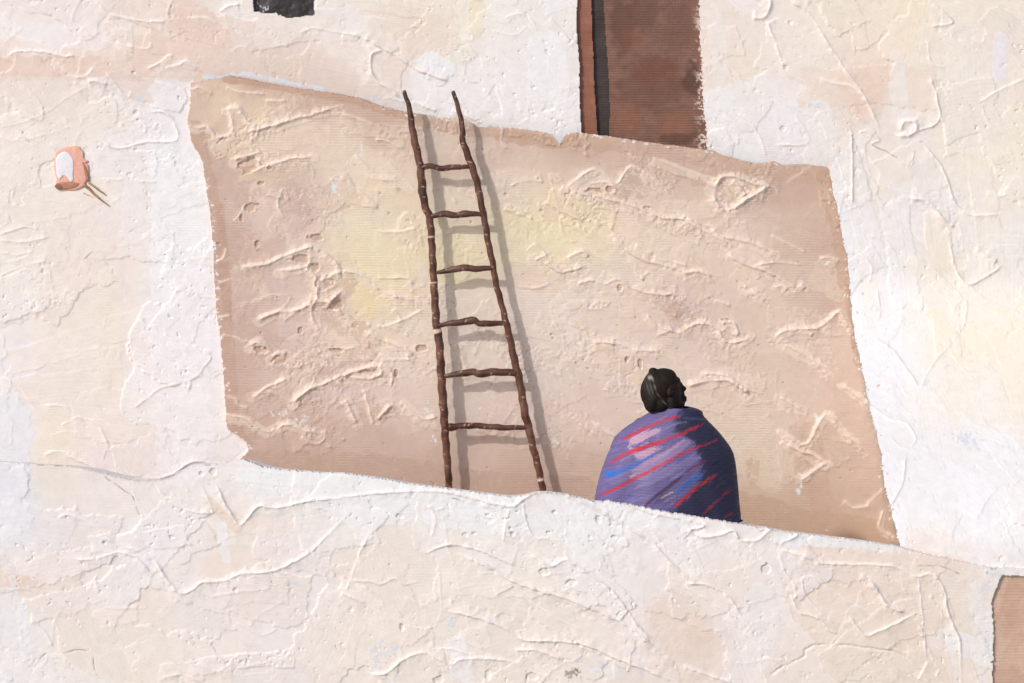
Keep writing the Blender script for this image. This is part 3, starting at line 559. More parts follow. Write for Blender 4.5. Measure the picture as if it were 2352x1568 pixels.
def win_hole():
    xl = 583 + 1.5 * jag; xr = 721 + jag2
    yb = np.interp(PX, [570, 583, 640, 650, 660, 700, 722, 740], [24, 26, 31, 37, 39, 37, 31, 28]) + 1.6 * jag2
    return (PX > xl) & (PX < xr) & (PY < yb) & (PY > -112)


def door_hole():
    xl = np.interp(PY, [-130, 0, 60, 110, 150, 200, 260, 310], [1327, 1326, 1325, 1329, 1333, 1331, 1334, 1336]) + 0.8 * jag
    xr = np.interp(PY, [-130, 0, 80, 150, 220, 270, 300], [1603, 1605, 1608, 1612, 1614, 1618, 1624]) + 1.2 * jag2
    return (PX > xl) & (PX < xr) & (PY < 400)


def low_door_hole():
    xl = np.interp(PY, [1300, 1318, 1345, 1378, 1460, 1700], [2325, 2303, 2290, 2279, 2282, 2278]) + jag2
    yt = np.interp(PX, [2270, 2300, 2352, 2500], [1332, 1321, 1323, 1332]) + jag
    return (PX > xl) & (PY > yt) & (PX < 2470)


seam_r = line([(-200, 2150), (0, 2132), (120, 2090), (300, 1958), (340, 1945), (380, 1900)])   # edge of the right-hand house above the terrace

W.C = np.minimum(W.C * np.array((1.002, 1.002, 1.002), np.float32) + (W.C.mean(-1, keepdims=True) - W.C) * 0.12, 243)
cm = np.array((225, 203, 187), np.float32)
T.C = T.C + (T.C.mean(-1, keepdims=True) - T.C) * 0.17
cm = cm + (cm.mean() - cm) * 0.17
T.C = np.clip(cm + (T.C - cm) * 1.12, 0, 243).astype(np.float32)
# pale paint dragged over the brown edges
r_ = np.random.default_rng(71)
for _ in range(110):
    y = r_.uniform(400, 1040); x = float(left_edge(y)) + abs(r_.normal(0, 6))
    T.fleck(x, y, r_.uniform(3, 9), r_.uniform(2, 6), (236, 233, 235), 0.35)
for _ in range(70):
    x = r_.uniform(840, 1880); y = float(top_line(x)) + abs(r_.normal(0, 5))
    T.fleck(x, y, r_.uniform(4, 14), r_.uniform(2, 5), (237, 233, 232), 0.3)
for _ in range(60):
    y = r_.uniform(420, 1230); x = float(right_edge(y)) - abs(r_.normal(0, 7))
    T.fleck(x, y, r_.uniform(2, 7), r_.uniform(3, 10), (238, 234, 235), 0.3)
for _ in range(40):
    y = r_.uniform(480, 1180); x = float(right_edge(y)) + abs(r_.normal(0, 14))
    W.fleck(x, y, r_.uniform(3, 6), r_.uniform(3, 9), (214, 184, 164), 0.15)
for _ in range(60):
    x = r_.uniform(600, 2050); y = float(para_line(x)) + abs(r_.normal(0, 8))
    W.fleck(x, y, r_.uniform(4, 12), r_.uniform(2, 5), (228, 206, 190), 0.1)

# ------------------------------------------------------------------ materials
def plaster_mat(name, rough=0.6, weave=0.5, grain=0.5, spec=0.35):
    m = bpy.data.materials.new(name); m.use_nodes = True
    nt = m.node_tree; N = nt.nodes; L = nt.links
    bs = N['Principled BSDF']; bs.inputs['Roughness'].default_value = rough
    bs.inputs['Specular IOR Level'].default_value = spec
    at = N.new('ShaderNodeAttribute'); at.attribute_name = 'Col'
    tc = N.new('ShaderNodeTexCoord')
    # cloth weave under thin paint
    def wave(axis, scale):
        w = N.new('ShaderNodeTexWave'); w.wave_type = 'BANDS'; w.bands_direction = axis
        w.inputs['Scale'].default_value = scale; w.inputs['Distortion'].default_value = 1.6
        w.inputs['Detail'].default_value = 1.0; w.inputs['Detail Scale'].default_value = 0.4
        L.new(tc.outputs['Object'], w.inputs['Vector']); return w
    wz = wave('Z', 20.5); wx = wave('X', 20.5)
    mx = N.new('ShaderNodeMath'); mx.operation = 'MULTIPLY_ADD'
    L.new(wx.outputs['Fac'], mx.inputs[0]); mx.inputs[1].default_value = 0.25; L.new(wz.outputs['Fac'], mx.inputs[2])
    mw = N.new('ShaderNodeMath'); mw.operation = 'MULTIPLY'
    L.new(mx.outputs[0], mw.inputs[0]); L.new(at.outputs['Alpha'], mw.inputs[1])
    gn = N.new('ShaderNodeTexNoise'); gn.inputs['Scale'].default_value = 95; gn.inputs['Detail'].default_value = 4
    gn.inputs['Roughness'].default_value = 0.65
    L.new(tc.outputs['Object'], gn.inputs['Vector'])
    b1 = N.new('ShaderNodeBump'); b1.inputs['Distance'].default_value = 0.004; b1.inputs['Strength'].default_value = weave
    b2 = N.new('ShaderNodeBump'); b2.inputs['Distance'].default_value = 0.004; b2.inputs['Strength'].default_value = grain
    L.new(mw.outputs[0], b1.inputs['Height']); L.new(gn.outputs['Fac'], b2.inputs['Height'])
    L.new(b1.outputs['Normal'], b2.inputs['Normal']); L.new(b2.outputs['Normal'], bs.inputs['Normal'])
    # pigment: tiny uneven mottling
    n2 = N.new('ShaderNodeTexNoise'); n2.inputs['Scale'].default_value = 22; n2.inputs['Detail'].default_value = 5
    L.new(tc.outputs['Object'], n2.inputs['Vector'])
    mr = N.new('ShaderNodeMapRange'); mr.inputs['From Min'].default_value = 0.3; mr.inputs['From Max'].default_value = 0.7
    mr.inputs['To Min'].default_value = 0.96; mr.inputs['To Max'].default_value = 1.03
    L.new(n2.outputs['Fac'], mr.inputs['Value'])
    vm = N.new('ShaderNodeVectorMath'); vm.operation = 'SCALE'
    L.new(at.outputs['Color'], vm.inputs[0]); L.new(mr.outputs[0], vm.inputs['Scale'])
    L.new(vm.outputs[0], bs.inputs['Base Color'])
    return m


M_PLASTER = plaster_mat('pale_plaster', 0.62, 0.12, 0.22)
M_OCHRE = plaster_mat('ochre_plaster', 0.5, 0.2, 0.3)
M_WOOD = plaster_mat('painted_wood', 0.5, 0.3, 0.3)
M_CLOTH = plaster_mat('woven_wool', 0.65, 0.3, 0.25)
M_HAIR = plaster_mat('hair', 0.7, 0.0, 0.3, 0.15)
M_SKINB = plaster_mat('brown_skin', 0.65, 0.0, 0.2, 0.2)
M_POLE = plaster_mat('pole_wood', 0.4, 0.0, 0.3, 0.5)


# ------------------------------------------------------------------ object helpers
def link(o, parent=None):
    COL.objects.link(o)
    if parent is not None:
        o.parent = parent
    return o


def thing(name, label, cat, loc=(0, 0, 0), group=None):
    o = bpy.data.objects.new(name, None); o.empty_display_size = 0.2
    o.location = loc; link(o)
    o['label'] = label; o['category'] = cat
    if group:
        o['group'] = group
    return o


def mesh_obj(name, V, F, C, mat, parent=None, smooth=True, alpha=None):
    """V (n,3) in world metres; C (n,3) display colours 0..255"""
    me = bpy.data.meshes.new(name)
    V = np.asarray(V, np.float64)
    if parent is not None:
        V = V - np.array(parent_origin(parent))
    if isinstance(F, np.ndarray):
        me.vertices.add(len(V)); me.vertices.foreach_set('co', V.astype(np.float32).ravel())
        nf, k = F.shape
        me.loops.add(nf * k); me.loops.foreach_set('vertex_index', F.astype(np.int32).ravel())
        me.polygons.add(nf); me.polygons.foreach_set('loop_start', (np.arange(nf) * k).astype(np.int32))
        me.update(calc_edges=True); me.validate()
    else:
        me.from_pydata([tuple(v) for v in V], [], [tuple(f) for f in F]); me.update()
    ca = me.color_attributes.new('Col', 'FLOAT_COLOR', 'POINT')
    lin = np.ones((len(V), 4), np.float32)
    lin[:, :3] = s2l(np.clip(C, 0, 245)) * ALB
    lin[:, 3] = 0.0 if alpha is None else alpha
    ca.data.foreach_set('color', lin.ravel())
    me.polygons.foreach_set('use_smooth', np.full(len(me.polygons), smooth))
    me.materials.append(mat)
    o = bpy.data.objects.new(name, me)
    return link(o, parent)


def parent_origin(p):
    v = np.array(p.location)
    while p.parent is not None:
        p = p.parent; v = v + np.array(p.location)
    return tuple(v)


def relief(name, skin, mask, d, back, mat, parent, hs=1.0, step=1, snap=None, thin_at=0.75, patchy=0.12, back_abs=None, feather=None, rim=None):
    """cut a wall out of a skin of paint: real relief, real thickness"""
    m = mask
    q = m[:-1, :-1] & m[1:, :-1] & m[:-1, 1:] & m[1:, 1:]
    used = np.zeros_like(m)
    used[:-1, :-1] |= q; used[1:, :-1] |= q; used[:-1, 1:] |= q; used[1:, 1:] |= q
    idx = np.full(m.shape, -1, np.int64)
    n = int(used.sum()); idx[used] = np.arange(n)
    jj, ii = np.nonzero(used)
    px = GX[ii].copy(); py = GY[jj].copy()
    # pull the rim onto the drawn edge so it is not stepped
    if snap is not None:
        for axis, f in snap:
            if axis == 'y':
                t = f(px); k = np.abs(py - t) < 1.5 * SP
                py = np.where(k, t, py)
            else:
                t = f(py); k = np.abs(px - t) < 1.5 * SP
                px = np.where(k, t, px)
    h = skin.H[used] * hs * S
    d = d(px, py) if callable(d) else d
    k = S * (D - d) / D
    V = np.empty((n, 3))
    V[:, 0] = (px - CX) * k; V[:, 2] = ZC - (py - CY) * k; V[:, 1] = -d - h
    C = skin.C[used]
    th = np.clip(thin_at - skin.T[used], 0, 1) * (patchy + (1 - patchy) * sstep(-0.15, 0.3, N_BIG + 0.6 * N_MID)[used])
    qj, qi = np.nonzero(q)
    F = np.stack([idx[qj, qi], idx[qj + 1, qi], idx[qj + 1, qi + 1], idx[qj, qi + 1]], 1)
    # rim
    pad = np.zeros((q.shape[0] + 2, q.shape[1] + 2), bool); pad[1:-1, 1:-1] = q
    c = pad[1:-1, 1:-1]
    E = []
    for dj, di, a, b in ((-1, 0, (0, 0), (0, 1)), (1, 0, (1, 1), (1, 0)), (0, -1, (1, 0), (0, 0)), (0, 1, (0, 1), (1, 1))):
        nb = pad[1 + dj:pad.shape[0] - 1 + dj, 1 + di:pad.shape[1] - 1 + di]
        ej, ei = np.nonzero(c & ~nb)
        E.append(np.stack([idx[ej + a[0], ei + a[1]], idx[ej + b[0], ei + b[1]]], 1))
    E = np.concatenate(E)
    bv = np.unique(E)
    mp = np.full(n, -1, np.int64); mp[bv] = n + np.arange(len(bv))
    VB = V[bv].copy()
    if feather is not None:
        VB[:, 0] += feather * S * (0.6 + 0.8 * np.abs(N_FIN[jj[bv], ii[bv]])) * (px[bv] > 300)
    if back_abs is None:
        VB[:, 1] = -d + back
    else:
        kb = S * (D - back_abs) / D
        VB[:, 0] = (px[bv] - CX) * kb; VB[:, 2] = ZC - (py[bv] - CY) * kb; VB[:, 1] = -back_abs
    # sharp corner: duplicate the rim so smooth shading does not smear round it
    VR = V[bv].copy(); mr = np.full(n, -1, np.int64); mr[bv] = n + len(bv) + np.arange(len(bv))
    FS = np.stack([mr[E[:, 0]], mr[E[:, 1]], mp[E[:, 1]], mp[E[:, 0]]], 1)
    CR = C[bv] if rim is None else np.tile(np.array(rim, np.float32), (len(bv), 1))
    V = np.concatenate([V, VB, VR]); C = np.concatenate([C, CR, CR * 0.5 + C[bv] * 0.5]); th = np.concatenate([th, th[bv], th[bv]])
    F = np.concatenate([F, FS])
    return mesh_obj(name, V, F, C, mat, parent, True, th)


# ================================================================== the houses
D_LEFT, D_RIGHT, D_LOW, D_UP = -0.026, 0.05, 1.4, -0.30
HS = 0.85

upper = thing('adobe_house', 'whitewashed upper house with a tall brown door and a small black window', 'house', (0.6, 0.3, 2.0))
ochre = thing('adobe_house', 'ochre tan house wall that the wooden ladder leans against', 'house', (0.05, 0.0, 0.0))
lefth = thing('adobe_house', 'white and cream house at the left edge with a salmon lantern on its wall', 'house', (-2.2, 0.0, 0.0))
righth = thing('adobe_house', 'cream white house at the right edge, beyond the ochre wall and seated person', 'house', (2.6, 0.0, 0.0))
lower = thing('adobe_house', 'pale lower house in front, its roof edge below the seated person and ladder', 'house', (0.0, -1.1, -1.2))

wh, dh = win_hole(), door_hole()
up_mask = (PY < np.maximum(top_line(PX), 190) + 70) & ~wh & ~dh & (PX < np.maximum(seam_r(PY), 1890) + 90)
relief('wall', W, up_mask, D_UP, 0.16, M_PLASTER, upper, HS)

tan_mask = (PY > top_line(PX) + 0.7 * jag2) & (PX > left_edge(PY) + 0.8 * jag2) & (PX < right_edge(PY) + 60) & (PY < 1330)
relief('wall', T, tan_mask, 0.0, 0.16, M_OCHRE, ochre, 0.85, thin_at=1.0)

left_top = 183.2
left_mask = (PX < left_edge(PY) + 26) & (PY > left_top) & (PY < para_line(PX) + 160)
relief('wall', W, left_mask, D_LEFT, 0.10, M_PLASTER, lefth, HS)

right_mask = ((PY > 384) & (PX > right_edge(PY)) | (PY <= 384) & (PX > seam_r(PY))) & (PY < para_line(PX) + 30)
relief('wall', W, right_mask, lambda x, y: D_RIGHT + 1.32 * sstep(620, 1290, y), 0.03, M_PLASTER, righth, HS, back_abs=0.02, snap=[('x', lambda y: np.where(y > 384, right_edge(y) + 1.5 * np.sin(y * 0.11) + 1.2 * np.sin(y * 0.043 + 1), -999.0))])

ldh = low_door_hole()
low_mask = (PY > para_line(PX) + 0.8 * jag2 * (PX > 520)) & ~ldh
relief('wall', W, low_mask, D_LOW, 0.03, M_PLASTER, lower, HS, snap=[('y', lambda x: np.where(x < 522, para_line(x), -999.0))])


# ---- panels (doors, panes): painted boards cut out the same way
def panel(name, inside, d, back, base, mat, parent, hs=0.6, patches=(), weave=1.0, dryw=None, hscale=1.0):
    sk = object.__new__(Skin)
    sk.H = (0.5 * N_MID + 0.5 * N_SML * hscale).astype(np.float32)
    sk.T = np.zeros((NY, NX), np.float32)
    b = np.array(base, np.float32)
    sk.C = b[None, None, :] + 9 * N_MID[..., None] + 7 * N_SML[..., None] + 5 * N_STK[..., None]
    for (x, y, rx, ry, col, a) in patches:
        q = np.sqrt(((PX - x) / rx) ** 2 + ((PY - y) / ry) ** 2) + 0.35 * N_SML
        k = ((1 - sstep(0.6, 1.1, q)) * a)[..., None]
        sk.C = sk.C * (1 - k) + np.array(col, np.float32) * k
    if dryw is not None:
        k = (dryw * 0.85)[..., None]
        sk.C = sk.C * (1 - k) + np.array((232, 226, 222), np.float32) * k
    return relief(name, sk, inside, d, back, mat, parent, hs, thin_at=weave, patchy=1.0)


jamb_r = line([(-130, 1357), (0, 1359), (100, 1362), (200, 1366), (310, 1374), (420, 1376)])
leaf_l = line([(-130, 1382), (0, 1385), (60, 1389), (130, 1394), (200, 1399), (260, 1400), (310, 1398), (420, 1398)])
door_box = (PY > -128) & (PY < np.interp(PX, [1300, 1380, 1420, 1520, 1570, 1640], [330, 345, 345, 365, 372, 372]))
frame = panel('door_frame', (PX > 1318) & (PX < jamb_r(PY) + 0.6 * jag) & door_box, D_UP - 0.02, 0.06, (150, 100, 81), M_WOOD, upper, 0.6, weave=0.5)
edge = sstep(1585, 1618, PX + 10 * N_MID) * (N_FIN + 0.6 * N_SML > 0.22) * (N_STK > -0.15)
leaf = panel('door', (PX > leaf_l(PY)) & (PX < 1640) & door_box, D_UP - 0.028, 0.03, (128, 94, 81), M_WOOD, upper, 0.9,
             ((1440, 270, 40, 40, (142, 96, 76), 0.7), (1545, 290, 45, 34, (146, 100, 80), 0.75), (1500, 200, 90, 60, (108, 72, 59), 0.4), (1560, 60, 50, 60, (116, 82, 70), 0.5),
              (1430, 60, 30, 70, (98, 68, 58), 0.6), (1590, 180, 22, 40, (86, 60, 52), 0.7), (1450, 90, 30, 26, (132, 82, 62), 0.5), (1500, 160, 60, 40, (118, 76, 60), 0.6), (1560, 318, 60, 14, (90, 62, 52), 0.6), (1480, 30, 40, 40, (106, 76, 66), 0.6)),
             1.0, edge)
panel('door_shade_strip', (PX > 1340) & (PX < 1425) & door_box, D_UP - 0.04, 0.03, (64, 55, 53), M_WOOD, upper, 0.5, weave=0.6)  # dark board beside the jamb: shadow on the door put into its colour
panel('window', (PX > 570) & (PX < 735) & (PY < 70) & (PY > -120), D_UP - 0.03, 0.04, (56, 52, 54), M_WOOD, upper, 2.4,
      ((600, 12, 22, 26, (84, 78, 80), 0.8), (690, 10, 30, 22, (50, 46, 48), 0.6), (655, 20, 20, 16, (44, 40, 42), 0.6)), 0.1, (N_FIN > 0.42) * (PX < 618) * 0.8, 2.0)
panel('door', (PX > 2262) & (PX < 2480) & (PY > 1313), D_LOW - 0.014, 0.05, (208, 178, 158), M_WOOD, lower, 1.2,
      ((2330, 1400, 40, 90, (198, 160, 138), 0.6), (2345, 1480, 40, 60, (206, 172, 152), 0.5), (2310, 1560, 50, 40, (196, 160, 140), 0.5)), 0.6)

# ---- flat roof between the front parapet and the ochre wall
nu, nv = 500, 60
U = np.linspace(-170, 2522, nu)
RV = np.empty((nv, nu, 3)); RC = np.empty((nv, nu, 3))
for j in range(nv):
    t = j / (nv - 1)
    dd = -0.02 + t * 1.02
    row = 40 + j * 9
    RV[j, :, 0] = (U - CX) * S; RV[j, :, 1] = -dd
    RV[j, :, 2] = -0.52 + np.interp(U, GX, 0.003 * N_SML[row] + 0.006 * N_MID[row])
    RC[j] = np.array((214, 186, 164))[None, :] + np.interp(U, GX, 6 * N_SML[row] + 8 * N_MID[row])[:, None]
J, I = np.meshgrid(np.arange(nv - 1), np.arange(nu - 1), indexing='ij')
a = (J * nu + I).ravel()
mesh_obj('roof', RV.reshape(-1, 3), np.stack([a, a + nu, a + nu + 1, a + 1], 1), RC.reshape(-1, 3), M_OCHRE, lower, True, 0.0)

# ---- smooth plastered top of the front parapet, just behind its rough lip
cu = np.linspace(-170, 2522, 400); CV = []; CC = []
for (dd, drop) in ((0.0, 1.0), (0.02, 2.5), (0.10, 7.0), (0.20, 13.0), (0.30, 20.0), (0.42, 30.0), (0.46, 44.0), (0.47, 70.0), (0.47, 330.0)):
    for u in cu:
        e = float(np.mean(para_line(u + np.array((-16, -8, 0, 8, 16)))))
        CV.append((world(u, 0, D_LOW)[0], -D_LOW + 0.03 + dd, world(u, e + drop + 3.0, D_LOW)[2]))
        CC.append((239, 236, 235))
J, I = np.meshgrid(np.arange(8), np.arange(399), indexing='ij'); a = (J * 400 + I).ravel()
mesh_obj('parapet_top', np.array(CV), np.stack([a, a + 1, a + 401, a + 400], 1), np.array(CC), M_PLASTER, lower, True, 0.1)

# ================================================================== ladder
D_LAD = 0.095
ladder = thing('ladder', 'dark brown rough pole ladder with six rungs leaning against the ochre wall', 'ladder', world(1135, 1114, D_LAD))


def tube(name, pts, radii, parent, col, d=D_LAD, seg=10, ring=3.0, wob=0.045, chips=0.0, gaps=(), seed=0, dark=()):
    r = np.random.default_rng(seed)
    P = smooth_line([(p[0], p[1]) for p in pts], 8)
    R = np.interp(np.linspace(0, 1, len(P)), np.linspace(0, 1, len(radii)), radii)
    L = np.concatenate([[0], np.cumsum(np.hypot(*np.diff(P, axis=0).T))])
    n = max(int(L[-1] / ring), 6)
    q = np.linspace(0, L[-1], n)
    cx = np.interp(q, L, P[:, 0]); cy = np.interp(q, L, P[:, 1]); rr = np.interp(q, L, R)
    k = 9
    bump = np.convolve(r.normal(0, 1, n + 2 * k), np.ones(5) / 5, 'same')[k:-k] + 0.7 * r.normal(0, 0.5, n)
    rr = rr * (1 + wob * bump)
    rr[0] *= 0.6; rr[-1] *= 0.6
    V = []; C = []
    chip = r.random((n, seg))
    tone = np.convolve(r.normal(0, 1, n + 2 * k), np.ones(7) / 2.6, 'same')[k:-k]
    for i in range(n):
        i0, i1 = max(i - 1, 0), min(i + 1, n - 1)
        tx, ty = cx[i1] - cx[i0], cy[i1] - cy[i0]; l = math.hypot(tx, ty) + 1e-9
        nx_, ny_ = -ty / l, tx / l
        for s in range(seg):
            a_ = 2 * math.pi * s / seg
            rad = rr[i] * (1 + 0.09 * math.sin(3 * a_ + i * 0.5))
            X, Y, Z = world(cx[i] + nx_ * rad * math.cos(a_), cy[i] + ny_ * rad * math.cos(a_), d)
            V.append((X, Y - rad * S * math.sin(a_) * 0.9, Z))
            c = np.array(col) + 9 * tone[i] + 5 * r.normal() * np.array([1, .8, .7])
            for (gy, gw) in dark:
                if abs(cy[i] - gy) < gw:
                    c = c * 0.6 + np.array((52, 38, 36)) * 0.4
            if chip[i, s] < chips:
                c = np.array((176, 146, 126)) + 14 * r.normal()
            for (gy, gw) in gaps:
                if abs(cy[i] - gy) < gw:
                    c = np.array((222, 196, 176))
            C.append(c)
    F = []
    for i in range(n - 1):
        for s in range(seg):
            F.append((i * seg + s, i * seg + (s + 1) % seg, (i + 1) * seg + (s + 1) % seg, (i + 1) * seg + s))
    F.append(tuple(range(seg))[::-1]); F.append(tuple((n - 1) * seg + s for s in range(seg)))
    o = mesh_obj(name, np.array(V), F, np.array(C), M_POLE, parent)
    return o


WOODC = (98, 62, 47)
tube('rail', [(928,207),(933,225),(940,245),(943,265),(948,300),(955,335),(964,375),(968,410),(972,450),(979,480),(986,497),(990,530),(992,560),(994,600),(996,640),(999,690),(1003,752),(1007,770),(1010,800),(1013,850),(1016,900),(1020,950),(1022,990),(1026,1040),(1029,1075),(1031,1108),(1036,1180),(1044,1300)],
     [4.6, 5.4, 6.8, 8.6, 8.6, 9.8, 8.6, 8.6, 8.4, 8.4, 8.8, 9.6, 9.4, 10, 9.6, 9, 8, 8, 8], ladder, WOODC, chips=0.03, gaps=((760, 4), (648, 2.2), (543, 1.5)), seed=1, dark=((220, 16), (450, 20), (772, 10), (1090, 14)))
tube('rail', [(1040,208),(1048,232),(1057,265),(1063,300),(1062,318),(1072,350),(1084,382),(1096,420),(1104,460),(1110,490),(1116,520),(1122,560),(1131,600),(1139,650),(1150,690),(1160,730),(1172,780),(1180,820),(1190,860),(1198,900),(1206,950),(1215,985),(1225,1030),(1234,1062),(1241,1095),(1256,1170),(1284,1300)],
     [4.6, 5.4, 6.4, 7.2, 8.6, 8, 7.6, 7.4, 7.2, 7.2, 7.0, 8, 8.8, 9, 9.6, 8.6, 8, 8, 8], ladder, WOODC, chips=0.03, gaps=((1100, 2.5),), seed=2, dark=((215, 14), (300, 10), (1108, 10)))
for k_, (pts, rad, gaps) in enumerate([
    ([(962,388),(985,381),(1015,386),(1050,383),(1088,383)], [4, 7.5, 6, 7, 6, 4], ()),
    ([(988,497),(1022,491),(1050,494),(1078,490),(1116,494)], [4.5, 6.5, 8.5, 7, 8.5, 6, 4.5], ()),
    ([(1000,626),(1025,622),(1060,615),(1100,617),(1138,614)], [4, 5.5, 8, 8, 6.5, 5], ()),
    ([(1002,749),(1030,743),(1072,738),(1090,735),(1103,743),(1140,742),(1172,744)], [4.5, 5.5, 8, 9.5, 7, 7.5, 6, 4], ()),
    ([(1018,864),(1050,859),(1085,854),(1100,858),(1140,854),(1190,857)], [4, 6.5, 8.5, 8, 9, 8.5, 8], ()),
    ([(1028,980),(1042,980),(1075,977),(1120,979),(1160,982),(1214,981)], [8, 9.5, 6.5, 7.5, 6.5, 7, 6, 5], ())]):
    tube('rung', pts, rad, ladder, (88, 56, 45), d=D_LAD + 0.006, chips=0.035, seed=10 + k_, wob=0.05, ring=3.2)

# ================================================================== salmon lantern on the left wall
lan = thing('wall_lantern', 'small salmon lantern with a white opening, brown base and forked shadow streak on the white wall', 'lantern', world(165, 430, D_LEFT + 0.01))


def plate(name, pts, d0, d1, col, parent, mat, vary=5, puff=0.4, seed=0):
    """rounded slab cut to an outline, from depth d0 (wall side) out to d1"""
    r = np.random.default_rng(seed)
    P = smooth_line(list(pts) + [pts[0]], 4)[:-1]
    c = P.mean(0); n = len(P)
    V = []; C = []
    rings = [(1.0, d0), (1.0, d0 + (d1 - d0) * 0.6), (0.97, d0 + (d1 - d0) * 0.9), (0.9, d1)] + [(q, d1 + puff * 0.004 * (1 - q)) for q in (0.75, 0.55, 0.35, 0.15)]
    for (q, dd) in rings:
        for p in P:
            e = c + (p - c) * q
            V.append(world(e[0], e[1], dd + (0.0003 * r.normal() if q < 0.9 else 0)))
            C.append(np.array(col) + vary * r.normal())
    F = []
    for i in range(len(rings) - 1):
        for s in range(n):
            F.append((i * n + s, i * n + (s + 1) % n, (i + 1) * n + (s + 1) % n, (i + 1) * n + s))
    F.append(tuple((len(rings) - 1) * n + s for s in range(n)))
    return mesh_obj(name, np.array(V), F, np.array(C), mat, parent)


B0 = D_LEFT + 0.001
plate('lantern_body', [(127,349),(145,338.5),(161,335),(180,335),(186,342),(192,349),(193,363),(203,369),(197,373.5),(203,379),(205,396),(204,402),(200,412),(197,419),(190,429.5),(173,436.5),(147,436),(131,434),(128,421),(130,412),(127,400),(124,387),(124,377),(126,365)],
      B0, B0 + 0.012, (236, 180, 161), lan, M_PLASTER, 5, 0.5, 1)
plate('opening', [(128,365),(135,354),(147,348),(156,350),(163,357),(169,368),(169,389),(168,403),(169,413),(162,418),(155,407),(145,403),(139,410),(134,408.5),(129,396)],
      B0 + 0.008, B0 + 0.0165, (238, 235, 241), lan, M_PLASTER, 3, 0.5, 2)
plate('base', [(125,427),(133,420),(158,417),(182,421),(172,430),(150,434),(133,435)], B0 + 0.007, B0 + 0.0155, (186, 132, 106), lan, M_PLASTER, 10, 0.5, 3)
plate('base_knob', [(125,427),(131,421),(140,424),(144,432),(134,435)], B0 + 0.01, B0 + 0.018, (150, 110, 86), lan, M_PLASTER, 10, 0.5, 6)
plate('side_slat', [(188,370),(194,377),(201,393),(204,410),(199,416),(194,396)], B0 + 0.007, B0 + 0.0155, (178, 128, 102), lan, M_PLASTER, 8, 0.5, 4)
tube('shadow_streak', [(203,418),(220,431),(234,441),(244,449)], [2.6, 2.6, 2.0, 0.8], lan, (172, 140, 108), d=B0 + 0.008, seg=8, ring=2.0, seed=31, wob=0.08)  # both brown tubes shape the shadow streak running down from the lantern
tube('shadow_streak', [(192,423),(205,434),(218,447),(235,461),(252,474)], [3.6, 3.4, 2.8, 2.0, 0.7], lan, (164, 128, 94), d=B0 + 0.008, seg=8, ring=2.0, seed=32, wob=0.08)

# ================================================================== the seated person
D_P = 1.20
KP = S * (D - D_P) / D
person = thing('person', 'person seated with back turned, head in profile, wrapped in a purple and navy striped shawl', 'person', world(1530, 1184, D_P))


def zc(zx, zy):
    return 1322.5 + 0.2561 * zx, 814.7 + 0.2561 * zy


def blob_mesh(name, blobs, voxel, colour, mat, parent, smooth_it=6, group_d=D_P):
    """one continuous surface grown from overlapping volumes given as (px, py, depth offset m, rx px, ry px, rz m)"""
    bm = bmesh.new()
    for (px, py, dy, rx, ry, rz) in blobs:
        X, Y, Z = world(px, py, group_d)
        res = bmesh.ops.create_icosphere(bm, subdivisions=3, radius=1.0)
        for v in res['verts']:
            v.co = Vector((X + v.co.x * rx * KP, Y + dy + v.co.y * rz, Z + v.co.z * ry * KP))
    me = bpy.data.meshes.new(name + '_raw'); bm.to_mesh(me); bm.free()
    ob = bpy.data.objects.new(name + '_raw', me); COL.objects.link(ob)
    md = ob.modifiers.new('r', 'REMESH'); md.mode = 'VOXEL'; md.voxel_size = voxel
    ms = ob.modifiers.new('s', 'SMOOTH'); ms.iterations = smooth_it; ms.factor = 0.5
    dg = bpy.context.evaluated_depsgraph_get(); dg.update()
    ev = ob.evaluated_get(dg); m2 = ev.to_mesh()
    V = np.empty(len(m2.vertices) * 3, np.float32); m2.vertices.foreach_get('co', V); V = V.reshape(-1, 3)
    F = [tuple(p.vertices) for p in m2.polygons]
    ev.to_mesh_clear()
    bpy.data.objects.remove(ob); bpy.data.meshes.remove(me)
    px = V[:, 0] / KP + CX; py = CY + (ZC - V[:, 2]) / KP
    return mesh_obj(name, V, F, colour(px, py, V), mat, parent)


def capsule(a, b, ra, rb, n=10):
    """a, b: (px, py, dy); radii in metres"""
    out = []
    for i in range(n + 1):
        t = i / n; r = ra + (rb - ra) * t
        p = [a[k] + (b[k] - a[k]) * t for k in range(3)]
        out.append((p[0], p[1], p[2], r / KP, r / KP, r))
    return out


body = []
body += [(1531, 888, 0.0, 30, 40, 0.078), (1541, 902, 0.0, 25, 32, 0.062)]                                  # skull, face
body += [(1555, 874, 0.0, 8, 9, 0.045), (1559, 882, 0.01, 9, 6, 0.030)]                                  # forehead, brow
body += [(1565, 889, 0.01, 8, 6, 0.012), (1571, 893, 0.012, 6.5, 6, 0.014), (1563, 895, 0.012, 8, 4, 0.015)]  # nose
body += [(1565, 905, 0.012, 9, 5, 0.022), (1571, 913.5, 0.012, 8, 4, 0.018), (1571, 919.5, 0.012, 7.5, 4, 0.018)]     # upper lip, lips
body += [(1566, 927, 0.008, 8, 8, 0.026), (1555, 925, 0.0, 16, 11, 0.045)]                                # chin, jaw
body += [(1556, 887, 0.045, 5, 4, 0.012), (1556, 887, -0.045, 5, 4, 0.012)]                               # eyes
body += [(1535, 896, -0.078, 6, 10, 0.012), (1535, 896, 0.078, 6, 10, 0.012)]                             # ears
body += capsule((1540, 920, 0.0), (1545, 962, 0.02), 0.058, 0.066)                                        # neck
body += [(1545, 990, 0.03, 72, 32, 0.105), (1537, 1050, 0.02, 62, 60, 0.115), (1536, 1130, 0.0, 66, 50, 0.13)]
